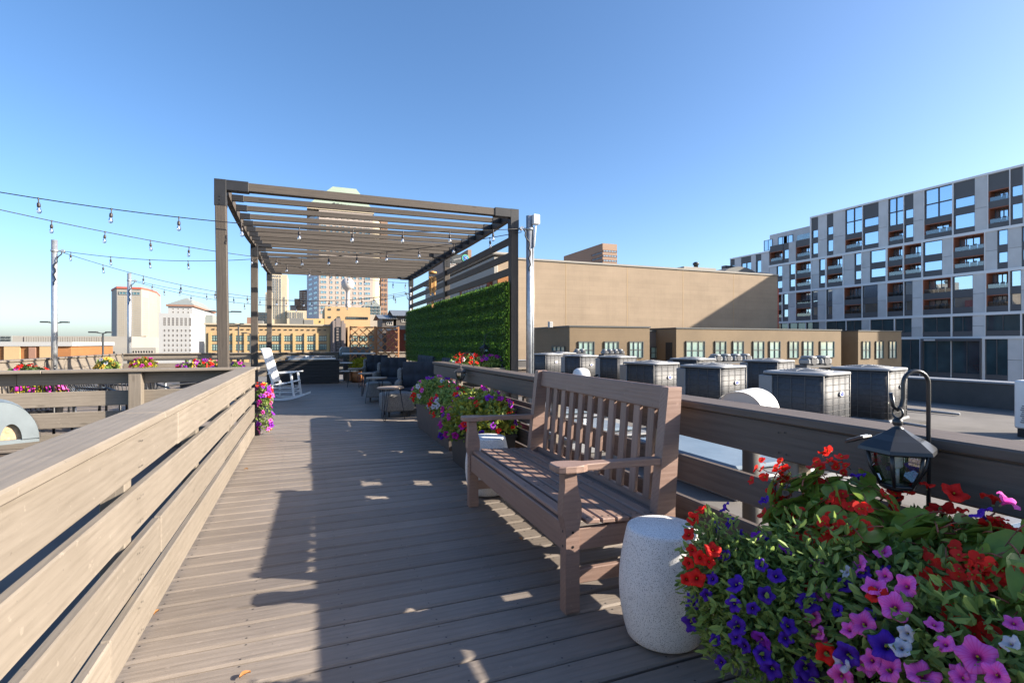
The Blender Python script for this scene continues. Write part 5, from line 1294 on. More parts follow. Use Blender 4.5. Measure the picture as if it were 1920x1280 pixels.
# ================================================================== LANTERNS
CR = Vector((CS, -SN, 0)); CD = Vector((SN, CS, 0))
def lantern(label, top, mats, rz=0.0, s=1.0, group=None, panel=True):
    """hexagonal lantern, hanging from the point top"""
    t = thing('hanging_lantern', label, 'lantern', top, group)
    Mx = Matrix.Translation(Vector(top)) @ Matrix.Rotation(rz, 4, 'Z') @ Matrix.Scale(s, 4)
    hexa = lambda r, z, a=0: [(r * math.cos(R(60 * k) + a), r * math.sin(R(60 * k) + a), z) for k in range(6)]
    b = MB(); b.tube([(.017 * math.cos(R(30 * i)), 0, -.012 + .017 * math.sin(R(30 * i))) for i in range(13)], .0035, 6, 0, False); b.build('ring', mats[0], t, Mx)
    b = MB(); b.lathe([(.004, -.026), (.014, -.034), (.014, -.046), (.008, -.054), (.016, -.058), (.018, -.066)], 12); b.build('finial_ball', mats[0], t, Mx)
    b = MB()
    b.grid([hexa(.018, -.060), hexa(.045, -.078), hexa(.072, -.092), hexa(.105, -.116), hexa(.108, -.126), hexa(.098, -.127), hexa(.085, -.124)], 0, False, True); b.face(list(reversed(hexa(.085, -.124))))
    b.build('roof', mats[0], t, Mx)
    if panel:
        b = MB(); b.cbox((-.016, -.028, -.005), (.045, .028, .005), .002); o = b.build('solar_housing', mats[0], t, Mx @ Matrix.Rotation(R(196), 4, 'Z') @ Matrix.Translation((.100, 0, -.104)) @ Matrix.Rotation(R(24), 4, 'Y'))
        b = MB(); b.box((-.008, -.022, .0055), (.038, .022, .007)); b.build('solar_cell', M['solar'], o, Mx @ Matrix.Rotation(R(196), 4, 'Z') @ Matrix.Translation((.100, 0, -.104)) @ Matrix.Rotation(R(24), 4, 'Y'))
    h0, h1 = hexa(.080, -.130), hexa(.046, -.232); hm = hexa(.073, -.180)
    b = MB()
    for k in range(6): b.tube([h0[k], hm[k], h1[k]], [.0065, .006, .0055], 5)
    for ring in (h0, h1): b.tube(ring + [ring[0]], .0055, 5, 0, False)
    b.build('cage', mats[0], t, Mx)
    for k in range(6):
        j = (k + 1) % 6; sc_ = lambda p: (p[0] * .985, p[1] * .985, p[2])
        b = MB(); b.face([sc_(h0[k]), sc_(hm[k]), sc_(hm[j]), sc_(h0[j])]); b.face([sc_(hm[k]), sc_(h1[k]), sc_(h1[j]), sc_(hm[j])]); b.build('pane', mats[1], t, Mx)
    b = MB(); b.lathe([(.047, -.230), (.05, -.238), (.035, -.248), (.012, -.256), (.009, -.262)], 6); b.build('base', mats[0], t, Mx)
    b = MB(); b.lathe([(.035, -.229), (.036, -.2285), (.001, -.2283)], 6); b.build('reflector', M['white'], t, Mx)
    b = MB(); b.lathe([(.003, -.262), (.010, -.272), (.010, -.290), (.002, -.305)], 8); b.build('drop', mats[0], t, Mx)
    b = MB(); b.lathe([(.014, -.135), (.015, -.14), (.014, -.175), (.008, -.182)], 12); b.tube([(0, 0, -.18), (0, 0, -.228)], .005, 8); b.build('light_tube', M['frost'], t, Mx)
    return t
def hook(label, foot, ztop, r, arm, mat, dirv=None, rad=.0065):
    """shepherd hook: a rod, a half circle and a curled tip; returns where a lantern hangs"""
    d = -(dirv or CR); f = Vector(foot); zc = ztop - r
    pts = [f, Vector((f.x, f.y, zc))]
    pts += [Vector((f.x, f.y, zc)) + d * r * (1 - math.cos(R(15 * i))) + Vector((0, 0, r * math.sin(R(15 * i)))) for i in range(1, 13)]
    e = pts[-1]; pts += [e + Vector((0, 0, -arm * .55)), e + d * .006 + Vector((0, 0, -arm * .85)), e + d * .018 + Vector((0, 0, -arm)), e + d * .032 + Vector((0, 0, -arm * .86)), e + d * .040 + Vector((0, 0, -arm * .35))]
    t = thing('shepherd_hook', label, 'garden hook', foot)
    b = MB(); b.tube(pts, rad, 8); b.build('rod', mat, t)
    return e + d * .018 + Vector((0, 0, -arm + .003))
f = at(1741, 990, 1.07); 
hp = hook('black shepherd hook standing in the near flowers', (f.x, f.y, .38), 1.207, .0415, .085, M['lantern'])
lantern('black hexagonal solar lantern hanging over the near flowers', hp, (M['lantern'], M['pane']), R(-98), 1.06)
bronze = plain('bronze_lantern', (.06, .052, .048), .38, .3, .2, 20)
f = at(888, 730, 6.35); hp = hook('grey shepherd hook in the planter before the armchairs', (f.x, f.y, .35), 1.17, .075, .07, M['bracket'], None, .007)
lantern('bronze round shouldered lantern over the middle planter', hp, (bronze, M['pane']), .4, .84, None, False)
f = at(935, 680, 8.85); hp = hook('thin hook in the shelf planter before the green wall', (f.x, f.y, .8), 1.50, .12, .06, M['bracket'], None, .005)
lantern('dark small lantern in front of the green wall', hp, (M['lantern'], M['pane']), .1, 1.0, None, False)
f = at(84, 700, 11.5); hp = hook('dark hook in the lounge flowers before the taller left pole', (f.x, f.y, .5), 1.02, .08, .06, M['bracket'], -CR, .006)
lantern('dark lantern low among the lounge flowers at the left', hp, (M['lantern'], M['pane']), .3, 1.4, None, False)

# ================================================================== FLOWERS
def petunia(seed):
    r = random.Random(seed); b = MB(); n = 25; ph = r.uniform(0, 6); fl = r.uniform(.8, 1.25)
    rows = []
    for rad, z, lob in ((.003, -.030, 0), (.006, -.012, 0), (.014, -.002, .02), (.024, .003 * fl, .05), (.032, .003 * fl, .09), (.0365, -.002 * fl, .13)):
        rows.append([((rad * (1 + lob * math.cos(5 * q + ph))) * math.cos(q), (rad * (1 + lob * math.cos(5 * q + ph))) * math.sin(q), z + lob * .05 * math.sin(5 * q + ph + 1.2) + lob * .035 * math.sin(3 * q + ph * 2) + lob * .02 * math.sin(11 * q) - .0022 * (rad / .03) * (abs(math.cos(2.5 * q + ph / 2)) < .25)) for q in [2 * math.pi * k / n for k in range(n)]])
    b.grid(rows, 0, True, True)
    b.lathe([(.0035, -.034), (.0045, -.029), (.003, -.022)], 6, 1); b.lathe([(.003, -.006), (.0022, -.003), (.0005, -.001)], 6, 2)
    return b
PETS = {}
def pet_mesh(col, k):
    return shared(('pet', col, k), lambda: petunia(k).mesh('flower', [M[col], M['stem'], M['leaf_yellow']]))
def begonia_floret(seed):
    r = random.Random(seed); b = MB()
    for k, (L, W) in enumerate(((.017, .010), (.012, .006), (.017, .010), (.012, .006))):
        a = math.pi / 2 * k + r.uniform(-.2, .2); u = Vector((math.cos(a), math.sin(a), r.uniform(-.1, .35))); w = Vector((-math.sin(a), math.cos(a), 0))
        ring = [u * (L * .5) + u * L * .5 * math.cos(q) + w * W * math.sin(q) + Vector((0, 0, .002 * math.cos(2 * q))) for q in [2 * math.pi * i / 8 for i in range(8)]]
        b.face(ring, 0, True)
    b.lathe([(.0018, .0), (.0022, .002), (.001, .004)], 6, 1)
    b.tube([(0, 0, 0), (0, 0, -.015)], .0011, 4, 2)
    return b
def beg_mesh(k): return shared(('beg', k), lambda: begonia_floret(k).mesh('flower', [M['pet_begonia'], M['leaf_yellow'], M['red_stem']]))
def begonia_leaf(seed):
    r = random.Random(seed); b = MB(); rows = []
    cup = r.uniform(.1, .5); bend = r.uniform(.3, .9)
    for i in range(8):
        q = i / 7; w = .036 * math.sin(math.pi * min(1, (q * .93 + .07)) ** .8) ** .75; x = .10 * q
        rows.append([(x + (.004 if abs(s) > .9 else 0), w * s, -bend * .10 * q * q * .6 + cup * abs(s) ** 1.5 * w * .9 + .0015 * math.sin(q * 18 + s * 4)) for s in (-1, -.55, 0, .55, 1)])
    b.grid(rows, 0, True)
    b.tube([(-.035, 0, -.008), (-.015, 0, .0), (.0, 0, .001)], .002, 5, 1)
    b.tube([(.10 * i / 5, 0, -bend * .06 * (i / 5) ** 2 + .0008) for i in range(6)], [.0014, .0012, .001, .0008, .0006, .0004], 4, 1)
    return b
def bleaf_mesh(k): return shared(('bleaf', k), lambda: begonia_leaf(k).mesh('leaf', [M['begonia_leaf'], M['red_stem']]))
def aim(p, nrm, spin, s):
    q = Vector(nrm).normalized().to_track_quat('Z', 'Y')
    return Matrix.Translation(p) @ q.to_matrix().to_4x4() @ Matrix.Rotation(spin, 4, 'Z') @ Matrix.Scale(s, 4)
class Mound:
    """rounded mass of plants: centre, half sizes; points on its skin"""
    def __init__(s, c, r): s.c = Vector(c); s.r = Vector(r)
    def pt(s, rd, lo=-.25, shell=(.82, 1.04)):
        while True:
            v = Vector((rd.gauss(0, 1), rd.gauss(0, 1), rd.gauss(0, 1))).normalized()
            if v.z >= lo: break
        k = rd.uniform(*shell); p = Vector((v.x * s.r.x, v.y * s.r.y, v.z * s.r.z)) * k + s.c
        return p, Vector((v.x / s.r.x, v.y / s.r.y, v.z / s.r.z)).normalized()
    def seen(s, px, py):
        """skin point on a line of sight of the survey, or the nearest rim point"""
        u = (px - 960) / FOC; o = Vector((0, 0, EYE)) - s.c; d = CD + CR * u + Vector((0, 0, -(py - HOR) / FOC))
        o2 = Vector((o.x / s.r.x, o.y / s.r.y, o.z / s.r.z)); d2 = Vector((d.x / s.r.x, d.y / s.r.y, d.z / s.r.z))
        a, b_, c_ = d2.dot(d2), o2.dot(d2), o2.dot(o2) - 1; disc = b_ * b_ - a * c_
        k = (-b_ - math.sqrt(disc)) / a if disc > 0 else -b_ / a
        q = o2 + d2 * k
        return s.c + o + d * k, Vector((q.x / s.r.x, q.y / s.r.y, q.z / s.r.z)).normalized()
def foliage(mounds, n, rd, size=(.018, .036), asp=.32, mat='leaf', parent=None, lo=-.3, stems=0, weights=None, shell=(.55, 1.05), clamp=None):
    b = MB()
    for i in range(n):
        m_ = rd.choices(mounds, weights)[0]; p, nr = m_.pt(rd, lo, shell)
        if clamp and not clamp(p): continue
        d = (Vector((rd.gauss(0, 1), rd.gauss(0, 1), rd.gauss(0, .8))) + nr * .7).normalized(); up = (nr + Vector((rd.gauss(0, .6), rd.gauss(0, .6), rd.gauss(0, .6)))).normalized()
        w = d.cross(up)
        if w.length < .05: continue
        w.normalize(); L = rd.uniform(*size); w *= L * asp; k = d.cross(w).normalized() * L * .12
        q = p + d * L
        b.face([p, p + d * L * .35 - w + k, p + d * L * .75 - w * .8 + k, q]); b.face([p, q, p + d * L * .75 + w * .8 + k, p + d * L * .35 + w + k])
    for i in range(stems):
        m_ = rd.choices(mounds, weights)[0]; p, nr = m_.pt(rd, lo, (.9, 1.06))
        if clamp and not clamp(p): continue
        q = m_.c.lerp(p, .55); mid_ = q.lerp(p, .5) + Vector((rd.gauss(0, .012), rd.gauss(0, .012), .02)); b.tube([q, mid_, p], [.0022, .0018, .001], 4, 1)
    return tag(b.build('foliage', [M[mat], M['stem']], parent), kind='stuff')
def put_petunia(parent, col, p, nr, rd, s=1.0):
    f = (nr + Vector((rd.gauss(0, .25), rd.gauss(0, .25), rd.gauss(.05, .25)))).normalized()
    inst('flower', pet_mesh(col, rd.randrange(4)), parent, aim(p + f * .012, f, rd.uniform(0, 6.28), s))

# ---------- the near planter
rd = random.Random(11)
t = thing('planter_box', 'long black planter box under the near flowers at the lower right', 'planter', (1.6, .5, 0))
boxpart('box', (1.335, -.55, .012), (1.77, 1.235, .37), M['planter'], t, .012)
boxpart('rim', (1.315, -.57, .372), (1.79, 1.255, .40), M['planter'], t, .008)
boxpart('soil', (1.345, -.54, .402), (1.76, 1.225, .412), M['soil'], t)
E1 = Mound((1.60, .62, .42), (.34, .72, .31)); E2 = Mound((1.47, 1.14, .47), (.20, .20, .26)); E3 = Mound((1.76, .88, .52), (.22, .42, .25)); E4 = Mound((1.34, 1.24, .42), (.17, .20, .24)); RL = Mound((1.27, 1.36, .52), (.105, .11, .20))
keep = lambda p: p.z > .20 and (Vector((p.x - 1.466, p.y - 1.885)).length > .2)
PL = {}
def plant(key, name, label, cat, loc, group=None):
    PL[key] = thing(name, label, cat, loc, group); return PL[key]
pu = plant('pu', 'petunia_plant', 'dark purple petunias trailing over the left corner of the near planter', 'flowers', (1.42, 1.1, .4))
pk = plant('pk', 'petunia_plant', 'pink petunias filling the front of the near planter', 'flowers', (1.5, .7, .4))
rl = plant('rl', 'petunia_plant', 'red petunias leaning against the speckled stool', 'flowers', (1.4, 1.25, .4))
rr_ = plant('rr', 'petunia_plant', 'large red petunias in the near planter behind the lantern rod', 'flowers', (1.75, .9, .4))
foliage([E2, E4], 6500, rd, (.022, .048), .19, 'leaf', pu, -.55, 260, [1, 1.3], (.5, 1.1), keep)
foliage([E1], 10500, rd, (.024, .052), .22, 'leaf', pk, -.3, 300, None, (.6, 1.05))
foliage([RL], 1100, rd, (.018, .04), .2, 'leaf', rl, -.8, 80, None, (.4, 1.1), keep)
foliage([E3], 4600, rd, (.022, .046), .22, 'leaf', rr_, -.2, 160, None, (.6, 1.08))
near = {'pet_purple': ('pu', E2, [(1385, 1097, 36), (1437, 1116, 30), (1453, 1083, 32), (1382, 1132, 30), (1505, 1129, 40), (1388, 1170, 34), (1310, 1130, 34), (1305, 1165, 36), (1368, 958, 24), (1378, 985, 26), (1355, 996, 26), (1367, 1048, 22), (1345, 1088, 24), (1428, 1065, 22), (1475, 1170, 30), (1470, 1192, 26), (1432, 1220, 34), (1446, 1245, 36), (1385, 1190, 26), (1400, 1205, 26), (1360, 1235, 24), (1505, 1243, 40), (1440, 947, 18), (1500, 1262, 36), (1350, 1195, 20), (1328, 1110, 22), (1415, 1140, 24)]),
        'pet_purple.': ('pk', E1, [(1670, 1215, 54), (1600, 1230, 44), (1610, 902, 26), (1838, 975, 38), (1580, 1150, 20)]),
        'pet_red': ('rl', RL, [(1308, 980, 24), (1300, 1005, 26), (1320, 966, 24), (1338, 1030, 30), (1318, 1045, 26), (1312, 1080, 32), (1299, 1055, 22), (1296, 1083, 22), (1332, 1052, 20), (1305, 1032, 20)]),
        'pet_red.': ('rr', E3, [(1790, 935, 42), (1862, 945, 38), (1765, 965, 46), (1800, 968, 26), (1680, 945, 30), (1740, 920, 24)]),
        'pet_red..': ('pk', E1, [(1655, 1125, 40), (1562, 1225, 38), (1515, 1110, 22), (1530, 1105, 20)]),
        'pet_pink': ('pk', E1, [(1545, 1040, 30), (1540, 1070, 28), (1617, 1072, 38), (1648, 1110, 42), (1705, 1110, 42), (1687, 1147, 50), (1628, 1175, 46), (1603, 1185, 30), (1535, 1160, 32), (1550, 1190, 20), (1660, 1047, 30), (1840, 1238, 62), (1875, 1272, 44), (1678, 1256, 50), (1740, 1268, 54), (1645, 1240, 36), (1590, 1268, 42), (1890, 952, 40), (1855, 1047, 18), (1665, 1090, 28), (1780, 1215, 34), (1905, 1180, 30), (1760, 1180, 26), (1815, 1275, 40)]),
        'pet_white': ('pk', E1, [(1595, 1082, 20), (1700, 1220, 34), (1590, 1243, 32), (1900, 1217, 28), (1710, 1195, 24), (1510, 1130, 16)])}
for key, (pl, mound, lst) in near.items():
    for px, py, sz in lst:
        p, nr = mound.seen(px, py); D = p.dot(CD)
        if mound is E2:
            p, nr = (RL if px < 1335 and py < 1120 else E4 if py > 1030 else E2).seen(px, py); D = p.dot(CD)
        face = (nr * .9 + (Vector((0, 0, EYE)) - p).normalized() * .4 + Vector((rd.gauss(0, .42), rd.gauss(0, .42), .2 + rd.gauss(0, .3)))).normalized()
        inst('flower', pet_mesh(key.rstrip('.'), rd.randrange(4)), PL[pl], aim(p + nr * .02, face, rd.uniform(0, 6.28), max(.5, sz * D / FOC / .073)))
for i in range(12):
    p, nr = E4.pt(rd, -.2, (.98, 1.06))
    if keep(p): put_petunia(pu, rd.choice(('pet_purple', 'pet_purple', 'pet_violet')), p, nr, rd, rd.uniform(.5, .85))
for i in range(18):
    p, nr = E3.pt(rd, .2, (.98, 1.05)); put_petunia(rr_, 'pet_red', p, nr, rd, rd.uniform(.7, 1.05))
for i in range(48):                                   # smaller blooms deeper in
    p, nr = E1.pt(rd, 0, (.9, 1.0)); put_petunia(pk, rd.choice(('pet_pink', 'pet_pink', 'pet_purple', 'pet_white', 'pet_magenta')), p, nr, rd, rd.uniform(.55, .8))
b1 = plant('b1', 'begonia_plant', 'red begonia with broad green leaves left of the hanging lantern', 'flowers', (1.65, 1.15, .4))
b2 = plant('b2', 'begonia_plant', 'red begonia with long green leaves at the right edge under the hook', 'flowers', (1.72, .7, .4))
B1 = Mound((1.67, 1.16, .50), (.19, .17, .31)); B2 = Mound((1.70, .66, .52), (.22, .32, .26))
def bleaves(pl, mound, pxs):
    for px, py, s in pxs:
        p, nr = mound.seen(px, py)
        d = (Vector((rd.gauss(0, 1), rd.gauss(0, 1), rd.gauss(-.1, .5)))); d = (d - nr * d.dot(nr)).normalized()
        z = (nr + Vector((rd.gauss(0, .4), rd.gauss(0, .4), .3))).normalized(); y = z.cross(d).normalized(); x = y.cross(z)
        Mx = Matrix((x, y, z)).transposed().to_4x4(); Mx.translation = p - x * .04 * s + nr * rd.uniform(-.01, .045)
        inst('leaf', bleaf_mesh(rd.randrange(5)), pl, Mx @ Matrix.Scale(s, 4))
bleaves(b1, B1, [(max(x, 1462), max(y, 905 if x < 1630 else 955), s) for x, y, s in [(min(rd.gauss(1548, 56), 1660), rd.gauss(962, 46), rd.uniform(.75, 1.25)) for i in range(95)]])
bleaves(b2, B2, [(max(rd.gauss(1810, 80), 1735), max(rd.gauss(1075, 55), 990), rd.uniform(.8, 1.35)) for i in range(70)])
def bclusters(pl, mound, lst):
    for px, py, n in lst:
        for i in range(n):
            p, nr = mound.seen(px + rd.gauss(0, 15), py + rd.gauss(0, 10))
            f = (nr + (Vector((0, 0, EYE)) - p).normalized() * .5 + Vector((rd.gauss(0, .5), rd.gauss(0, .5), rd.gauss(.1, .4)))).normalized()
            inst('flower', beg_mesh(rd.randrange(6)), pl, aim(p + nr * rd.uniform(.015, .055), f, rd.uniform(0, 6.28), rd.uniform(1.05, 1.5)))
        b = MB(); p, nr = mound.seen(px, py); b.tube([p - nr * .06, p - nr * .01 + Vector((0, 0, .01)), p + nr * .03], .0018, 5); b.build('flower_stem', M['red_stem'], pl)
bclusters(b1, B1, [(1475, 893, 11), (1540, 893, 8), (1575, 903, 7), (1480, 948, 8), (1490, 985, 14), (1560, 1000, 20), (1605, 997, 12), (1592, 957, 14), (1652, 940, 9), (1520, 975, 5), (1530, 1010, 5), (1455, 893, 4)])
bclusters(b2, B2, [(1860, 1015, 24), (1745, 1100, 12), (1782, 1110, 9), (1870, 1085, 15), (1838, 1092, 7), (1795, 1082, 6), (1825, 1172, 9), (1872, 1195, 6), (1890, 1020, 8), (1780, 1055, 5), (1905, 1090, 7)])
# ---------- other planters
def bed(box, mounds, label_box, plants, seed, n=1400, pot=None, fsize=1.0, lo=-.2, size=(.03, .055), clamp=None, name='planter_box', bmat='planter'):
    """a planter and the plants in it; plants: (label, {petal: count}, leaf material, mound indices)"""
    r = random.Random(seed); (x0, y0, z0), (x1, y1, z1) = box
    t = thing(name, label_box, 'planter', ((x0 + x1) / 2, (y0 + y1) / 2, z0))
    b = MB(); k = .03; lo_ = [(x0 + k, y0 + k), (x1 - k, y0 + k), (x1 - k, y1 - k), (x0 + k, y1 - k)]; hi_ = [(x0, y0), (x1, y0), (x1, y1), (x0, y1)]
    b.grid([[(*p, z0 + .003) for p in lo_], [(*p, z1 - .03) for p in hi_]], 0, False, True, True); b.build('box', M[bmat], t)
    boxpart('rim', (x0 - .015, y0 - .015, z1 - .028), (x1 + .015, y1 + .015, z1), M[bmat], t, .006); boxpart('soil', (x0 + .01, y0 + .01, z1 + .001), (x1 - .01, y1 - .01, z1 + .008), M['soil'], t)
    for lab, cols, leaf, mi in plants:
        ms = [mounds[i] for i in mi]; pl = thing('flowering_plant', lab, 'flowers', ms[0].c)
        foliage(ms, int(n / len(plants)), r, size, .34, leaf, pl, lo, 40, None, (.5, 1.05), clamp)
        for col, cnt in cols.items():
            for i in range(cnt):
                for tr in range(20):
                    m_ = r.choice(ms); p, nr = m_.pt(r, lo, (.98, 1.08))
                    if clamp is None or clamp(p): break
                if col == 'pet_begonia':
                    for q in range(3): inst('flower', beg_mesh(r.randrange(6)), pl, aim(p + Vector((r.gauss(0, .02), r.gauss(0, .02), r.gauss(.02, .015))), nr + Vector((r.gauss(0, .5), r.gauss(0, .5), .3)), r.uniform(0, 6), 1.5 * fsize))
                else: put_petunia(pl, col, p, (nr + Vector((-.2, -.45, .1))).normalized(), r, r.uniform(.8, 1.15) * fsize)
bed(((1.55, 6.0, 0), (1.93, 7.95, .45)), [Mound((1.72, 7.3, .52), (.32, .62, .27)), Mound((1.74, 6.3, .48), (.30, .55, .26))], 'long brown planter box along the railing beyond the bench',
    [('white and red petunias at the far end of the middle planter', {'pet_white': 16, 'pet_red': 16, 'pet_violet': 9, 'pet_pink': 10}, 'leaf', [0]),
     ('yellow green foliage plants with red and magenta blooms under the bronze lantern', {'pet_magenta': 12, 'pet_red': 14, 'pet_begonia': 8, 'pet_white': 4}, 'leaf', [1])], 21, 5200, None, 1.0, -.3, (.03, .055), None, 'planter_box', 'planter_brown')
bed(((1.46, 4.6, 0), (1.86, 5.55, .42)), [Mound((1.66, 5.05, .50), (.32, .55, .30)), Mound((1.52, 5.3, .36), (.20, .36, .26))], 'black planter box behind the far stool',
    [('bright yellow green bush with red flowers behind the far armrest', {'pet_begonia': 14, 'pet_magenta': 9, 'pet_red': 5}, 'leaf_lime', [0]), ('magenta and purple petunias trailing beside the far stool', {'pet_magenta': 26, 'pet_purple': 9, 'pet_violet': 12}, 'leaf', [1, 0])] if 'leaf_lime' in M else [], 22, 5200)
bed(((2.35, 8.58, .45), (3.25, 8.85, .83)), [Mound((2.6, 8.72, .88), (.34, .2, .20)), Mound((3.05, 8.72, .88), (.32, .2, .18))], 'shelf planter behind the short railing by the green wall',
    [('red and white petunias in the shelf planter by the green wall', {'pet_red': 14, 'pet_white': 8, 'pet_begonia': 6}, 'leaf', [0]), ('magenta petunias in the shelf planter beside the pergola post', {'pet_magenta': 14, 'pet_violet': 8, 'pet_yellow': 4}, 'leaf', [1])], 23, 1500, None, 1.15, 0)
c_ = gp(488, 760, .42)
bed(((-.76, 8.03, 0), (-.59, 8.24, .44)), [Mound((-.57, 8.12, .55), (.11, .12, .16)), Mound((-.555, 8.04, .28), (.095, .10, .27))], 'small black planter at the end of the sunlit railing',
    [('red blooms on top of the small planter at the railing end', {'pet_red': 7, 'pet_begonia': 5}, 'leaf', [0]), ('pink and purple petunias trailing down beside the railing end', {'pet_pink': 22, 'pet_violet': 20, 'pet_magenta': 10, 'pet_yellow': 2}, 'leaf', [1, 0])], 24, 1500, None, .95, -.8, (.02, .04), lambda p: p.x > -.66 and p.z > .05)
# lounge planters
for i, (px, py, Y, w, lab1, lab2, cols, lf) in enumerate((
        (266, 676, 15.5, .42, 'black planter left of the front pergola post in the lounge', 'magenta and orange flowers left of the front pergola post', {'pet_magenta': 16, 'pet_begonia': 12, 'pet_yellow': 6}, 'leaf_yellow'),
        (374, 680, 14.5, .85, 'long black planter just left of the front pergola post', 'mixed violet, pink and red flowers just left of the front pergola post', {'pet_violet': 14, 'pet_pink': 10, 'pet_red': 8, 'pet_yellow': 8, 'pet_begonia': 10}, 'leaf'),
        (443, 684, 14.6, .2, 'small black planter right of the front pergola post', 'magenta flowers right of the front pergola post', {'pet_magenta': 10, 'pet_violet': 5}, 'leaf'),
        (196, 678, 14.0, .26, 'black tub in front of the left railing', 'pale yellow flowers in the black tub at the left railing', {'pet_yellow': 22, 'pet_white': 4}, 'leaf'),
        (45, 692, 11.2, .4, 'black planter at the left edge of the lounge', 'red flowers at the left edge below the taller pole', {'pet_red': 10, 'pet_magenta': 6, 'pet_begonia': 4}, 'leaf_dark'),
        (64, 724, 10.0, .5, 'low black planter behind the left lounge table', 'magenta and yellow flowers behind the left lounge table', {'pet_magenta': 12, 'pet_pink': 8, 'pet_violet': 6, 'pet_yellow': 8}, 'leaf_yellow'))):
    p = at(px, py, Y); zt = p.z
    bed(((p.x - w / 2, Y, 0), (p.x + w / 2, Y + .35, zt - .22)), [Mound((p.x, Y + .16, zt - .16), (w / 2 + .08, .22, .22))], lab1, [(lab2, cols, lf, [0])], 30 + i, 500, None, 1.25, 0, (.04, .07))
# ================================================================== FURNITURE
# white rocking chair, built facing +x
rc = thing('rocking_chair', 'white wooden rocking chair facing the tables under the pergola', 'rocking chair')
Wt = M['white']
for s in (-1, 1):
    y = s * .25
    b = MB(); rows = []
    for i in range(15):
        x = -.52 + 1.0 * i / 14; z = .02 + .11 * ((x + .02) / .5) ** 2
        rows.append([(x, y - .018, z), (x, y + .018, z), (x, y + .018, z + .045), (x, y - .018, z + .045)])
    b.grid(rows, 0, False, True, True); b.build('rocker', Wt, rc)
    board('front_leg', (.27, y, .08), (.20, y, .62), .042, .042, Wt, rc, up=(0, 1, 0)); board('back_leg', (-.20, y, .06), (-.20, y, .42), .042, .042, Wt, rc, up=(0, 1, 0))
    board('back_stile', (-.19, y * .92, .38), (-.42, y * .92, 1.16), .035, .045, Wt, rc, up=(0, 1, 0))
    board('armrest', (-.28, y * 1.08, .61), (.30, y * 1.08, .64), .09, .026, Wt, rc, c=.008)
    for z in (.2, .3): board('stretcher', (-.2, y, z), (.25, y, z), .022, .022, Wt, rc)
for z in (.18, .27): board('stretcher', (.25, -.23, z), (.25, .23, z), .024, .024, Wt, rc); 
board('stretcher', (-.2, -.23, .2), (-.2, .23, .2), .024, .024, Wt, rc)
for i in range(7): board('seat_slat', (.23 - i * .07, -.27, .43 - i * .012 - (.01 if 1 < i < 5 else 0)), (.23 - i * .07, .27, .43 - i * .012 - (.01 if 1 < i < 5 else 0)), .058, .02, Wt, rc)
for i in range(7): y = -.18 + i * .06; board('back_slat', (-.20, y, .42), (-.415, y, 1.10), .044, .016, Wt, rc, up=(1, 0, .3))
board('headrest', (-.425, -.25, 1.12), (-.425, .25, 1.12), .03, .11, Wt, rc, up=(-.28, 0, 1), c=.01); board('back_rail', (-.215, -.23, .47), (-.215, .23, .47), .03, .05, Wt, rc)
p = gp(536, 752); move(rc, (p.x - .02, p.y + .25, 0), R(-16))

# grey wicker armchairs with dark tufted cushions, built facing -y
def cushion(name, lo, hi, nx, nz, mat, parent, puff=.03, axis=1):
    """padded block with buttoned squares on the face that looks along -axis"""
    b = MB(); x0, y0, z0 = lo; x1, y1, z1 = hi; N_ = 6
    rows = []
    for j in range(nz * N_ + 1):
        r = []
        for i in range(nx * N_ + 1):
            fx, fz = i / N_ % 1, j / N_ % 1; k = (math.sin(math.pi * fx) * math.sin(math.pi * fz)) ** .5 if 0 < fx < 1 and 0 < fz < 1 else 0
            X = x0 + (x1 - x0) * i / (nx * N_); 
            if axis == 1: r.append((X, y0 - puff * k, z0 + (z1 - z0) * j / (nz * N_)))
            else: r.append((X, y0 + (y1 - y0) * j / (nz * N_), z1 + puff * k))
        rows.append(r)
    b.grid(rows, 0, True)
    b.cbox((x0, y0 + .002, z0), (x1, y1, z1 - .002), .025); return b.build(name, mat, parent)
def make_armchair(w=.74, n=1, cat='armchair', nm='wicker_armchair'):
    t = thing(nm, 'x', cat); h = w / 2
    b = MB(); o = rrect(h, .37, .10, 4); b.grid([[(x, y, z) for x, y in o] for z in (.11, .30)], 0, True, True, True); b.build('seat_base', M['wicker'], t)
    for s in (-1, 1):
        b = MB(); b.cbox((s * h - .05, -.36, .3), (s * h + .05, .36, .60), .03); b.cbox((s * h - .048, .20, .58), (s * h + .048, .38, .80), .03); b.build('arm', M['wicker'], t)
        for y in (-.3, .3): board('leg', (s * (h - .08), y, 0), (s * (h - .08), y, .12), .045, .045, M['black_metal'], t, up=(0, 1, 0))
    b = MB(); b.cbox((-h + .02, .32, .3), (h - .02, .42, .82), .04); b.build('back_frame', M['wicker'], t)
    for i in range(n):
        a = -h + .06 + (w - .12) * i / n; c = a + (w - .12) / n - .01
        cushion('seat_cushion', (a, -.38, .305), (c, .26, .43), 1, 1, M['cushion'], t, .02, 2); cushion('back_cushion', (a, .17, .44), (c, .30, .93), 3, 2, M['cushion'], t, .035)
    return t
ac = make_armchair()
move(ac, (1.98, 9.85, 0), R(-14)); ac['label'] = 'grey wicker armchair with dark tufted cushions nearest the flowers'; ac['group'] = 'armchairs under the pergola'
clone(ac, (1.95, 12.9, 0), R(-18), 'grey wicker armchair with dark tufted cushions, second from the flowers', 'armchairs under the pergola')
clone(ac, (1.95, 15.9, 0), R(-10), 'grey wicker armchair with dark cushions farthest back beside the copper pot', 'armchairs under the pergola')
so_ = make_armchair(2.1, 3, 'sofa', 'wicker_sofa'); move(so_, (2.95, 11.6, 0), R(-90)); so_['label'] = 'dark cushioned wicker sofa along the green wall'
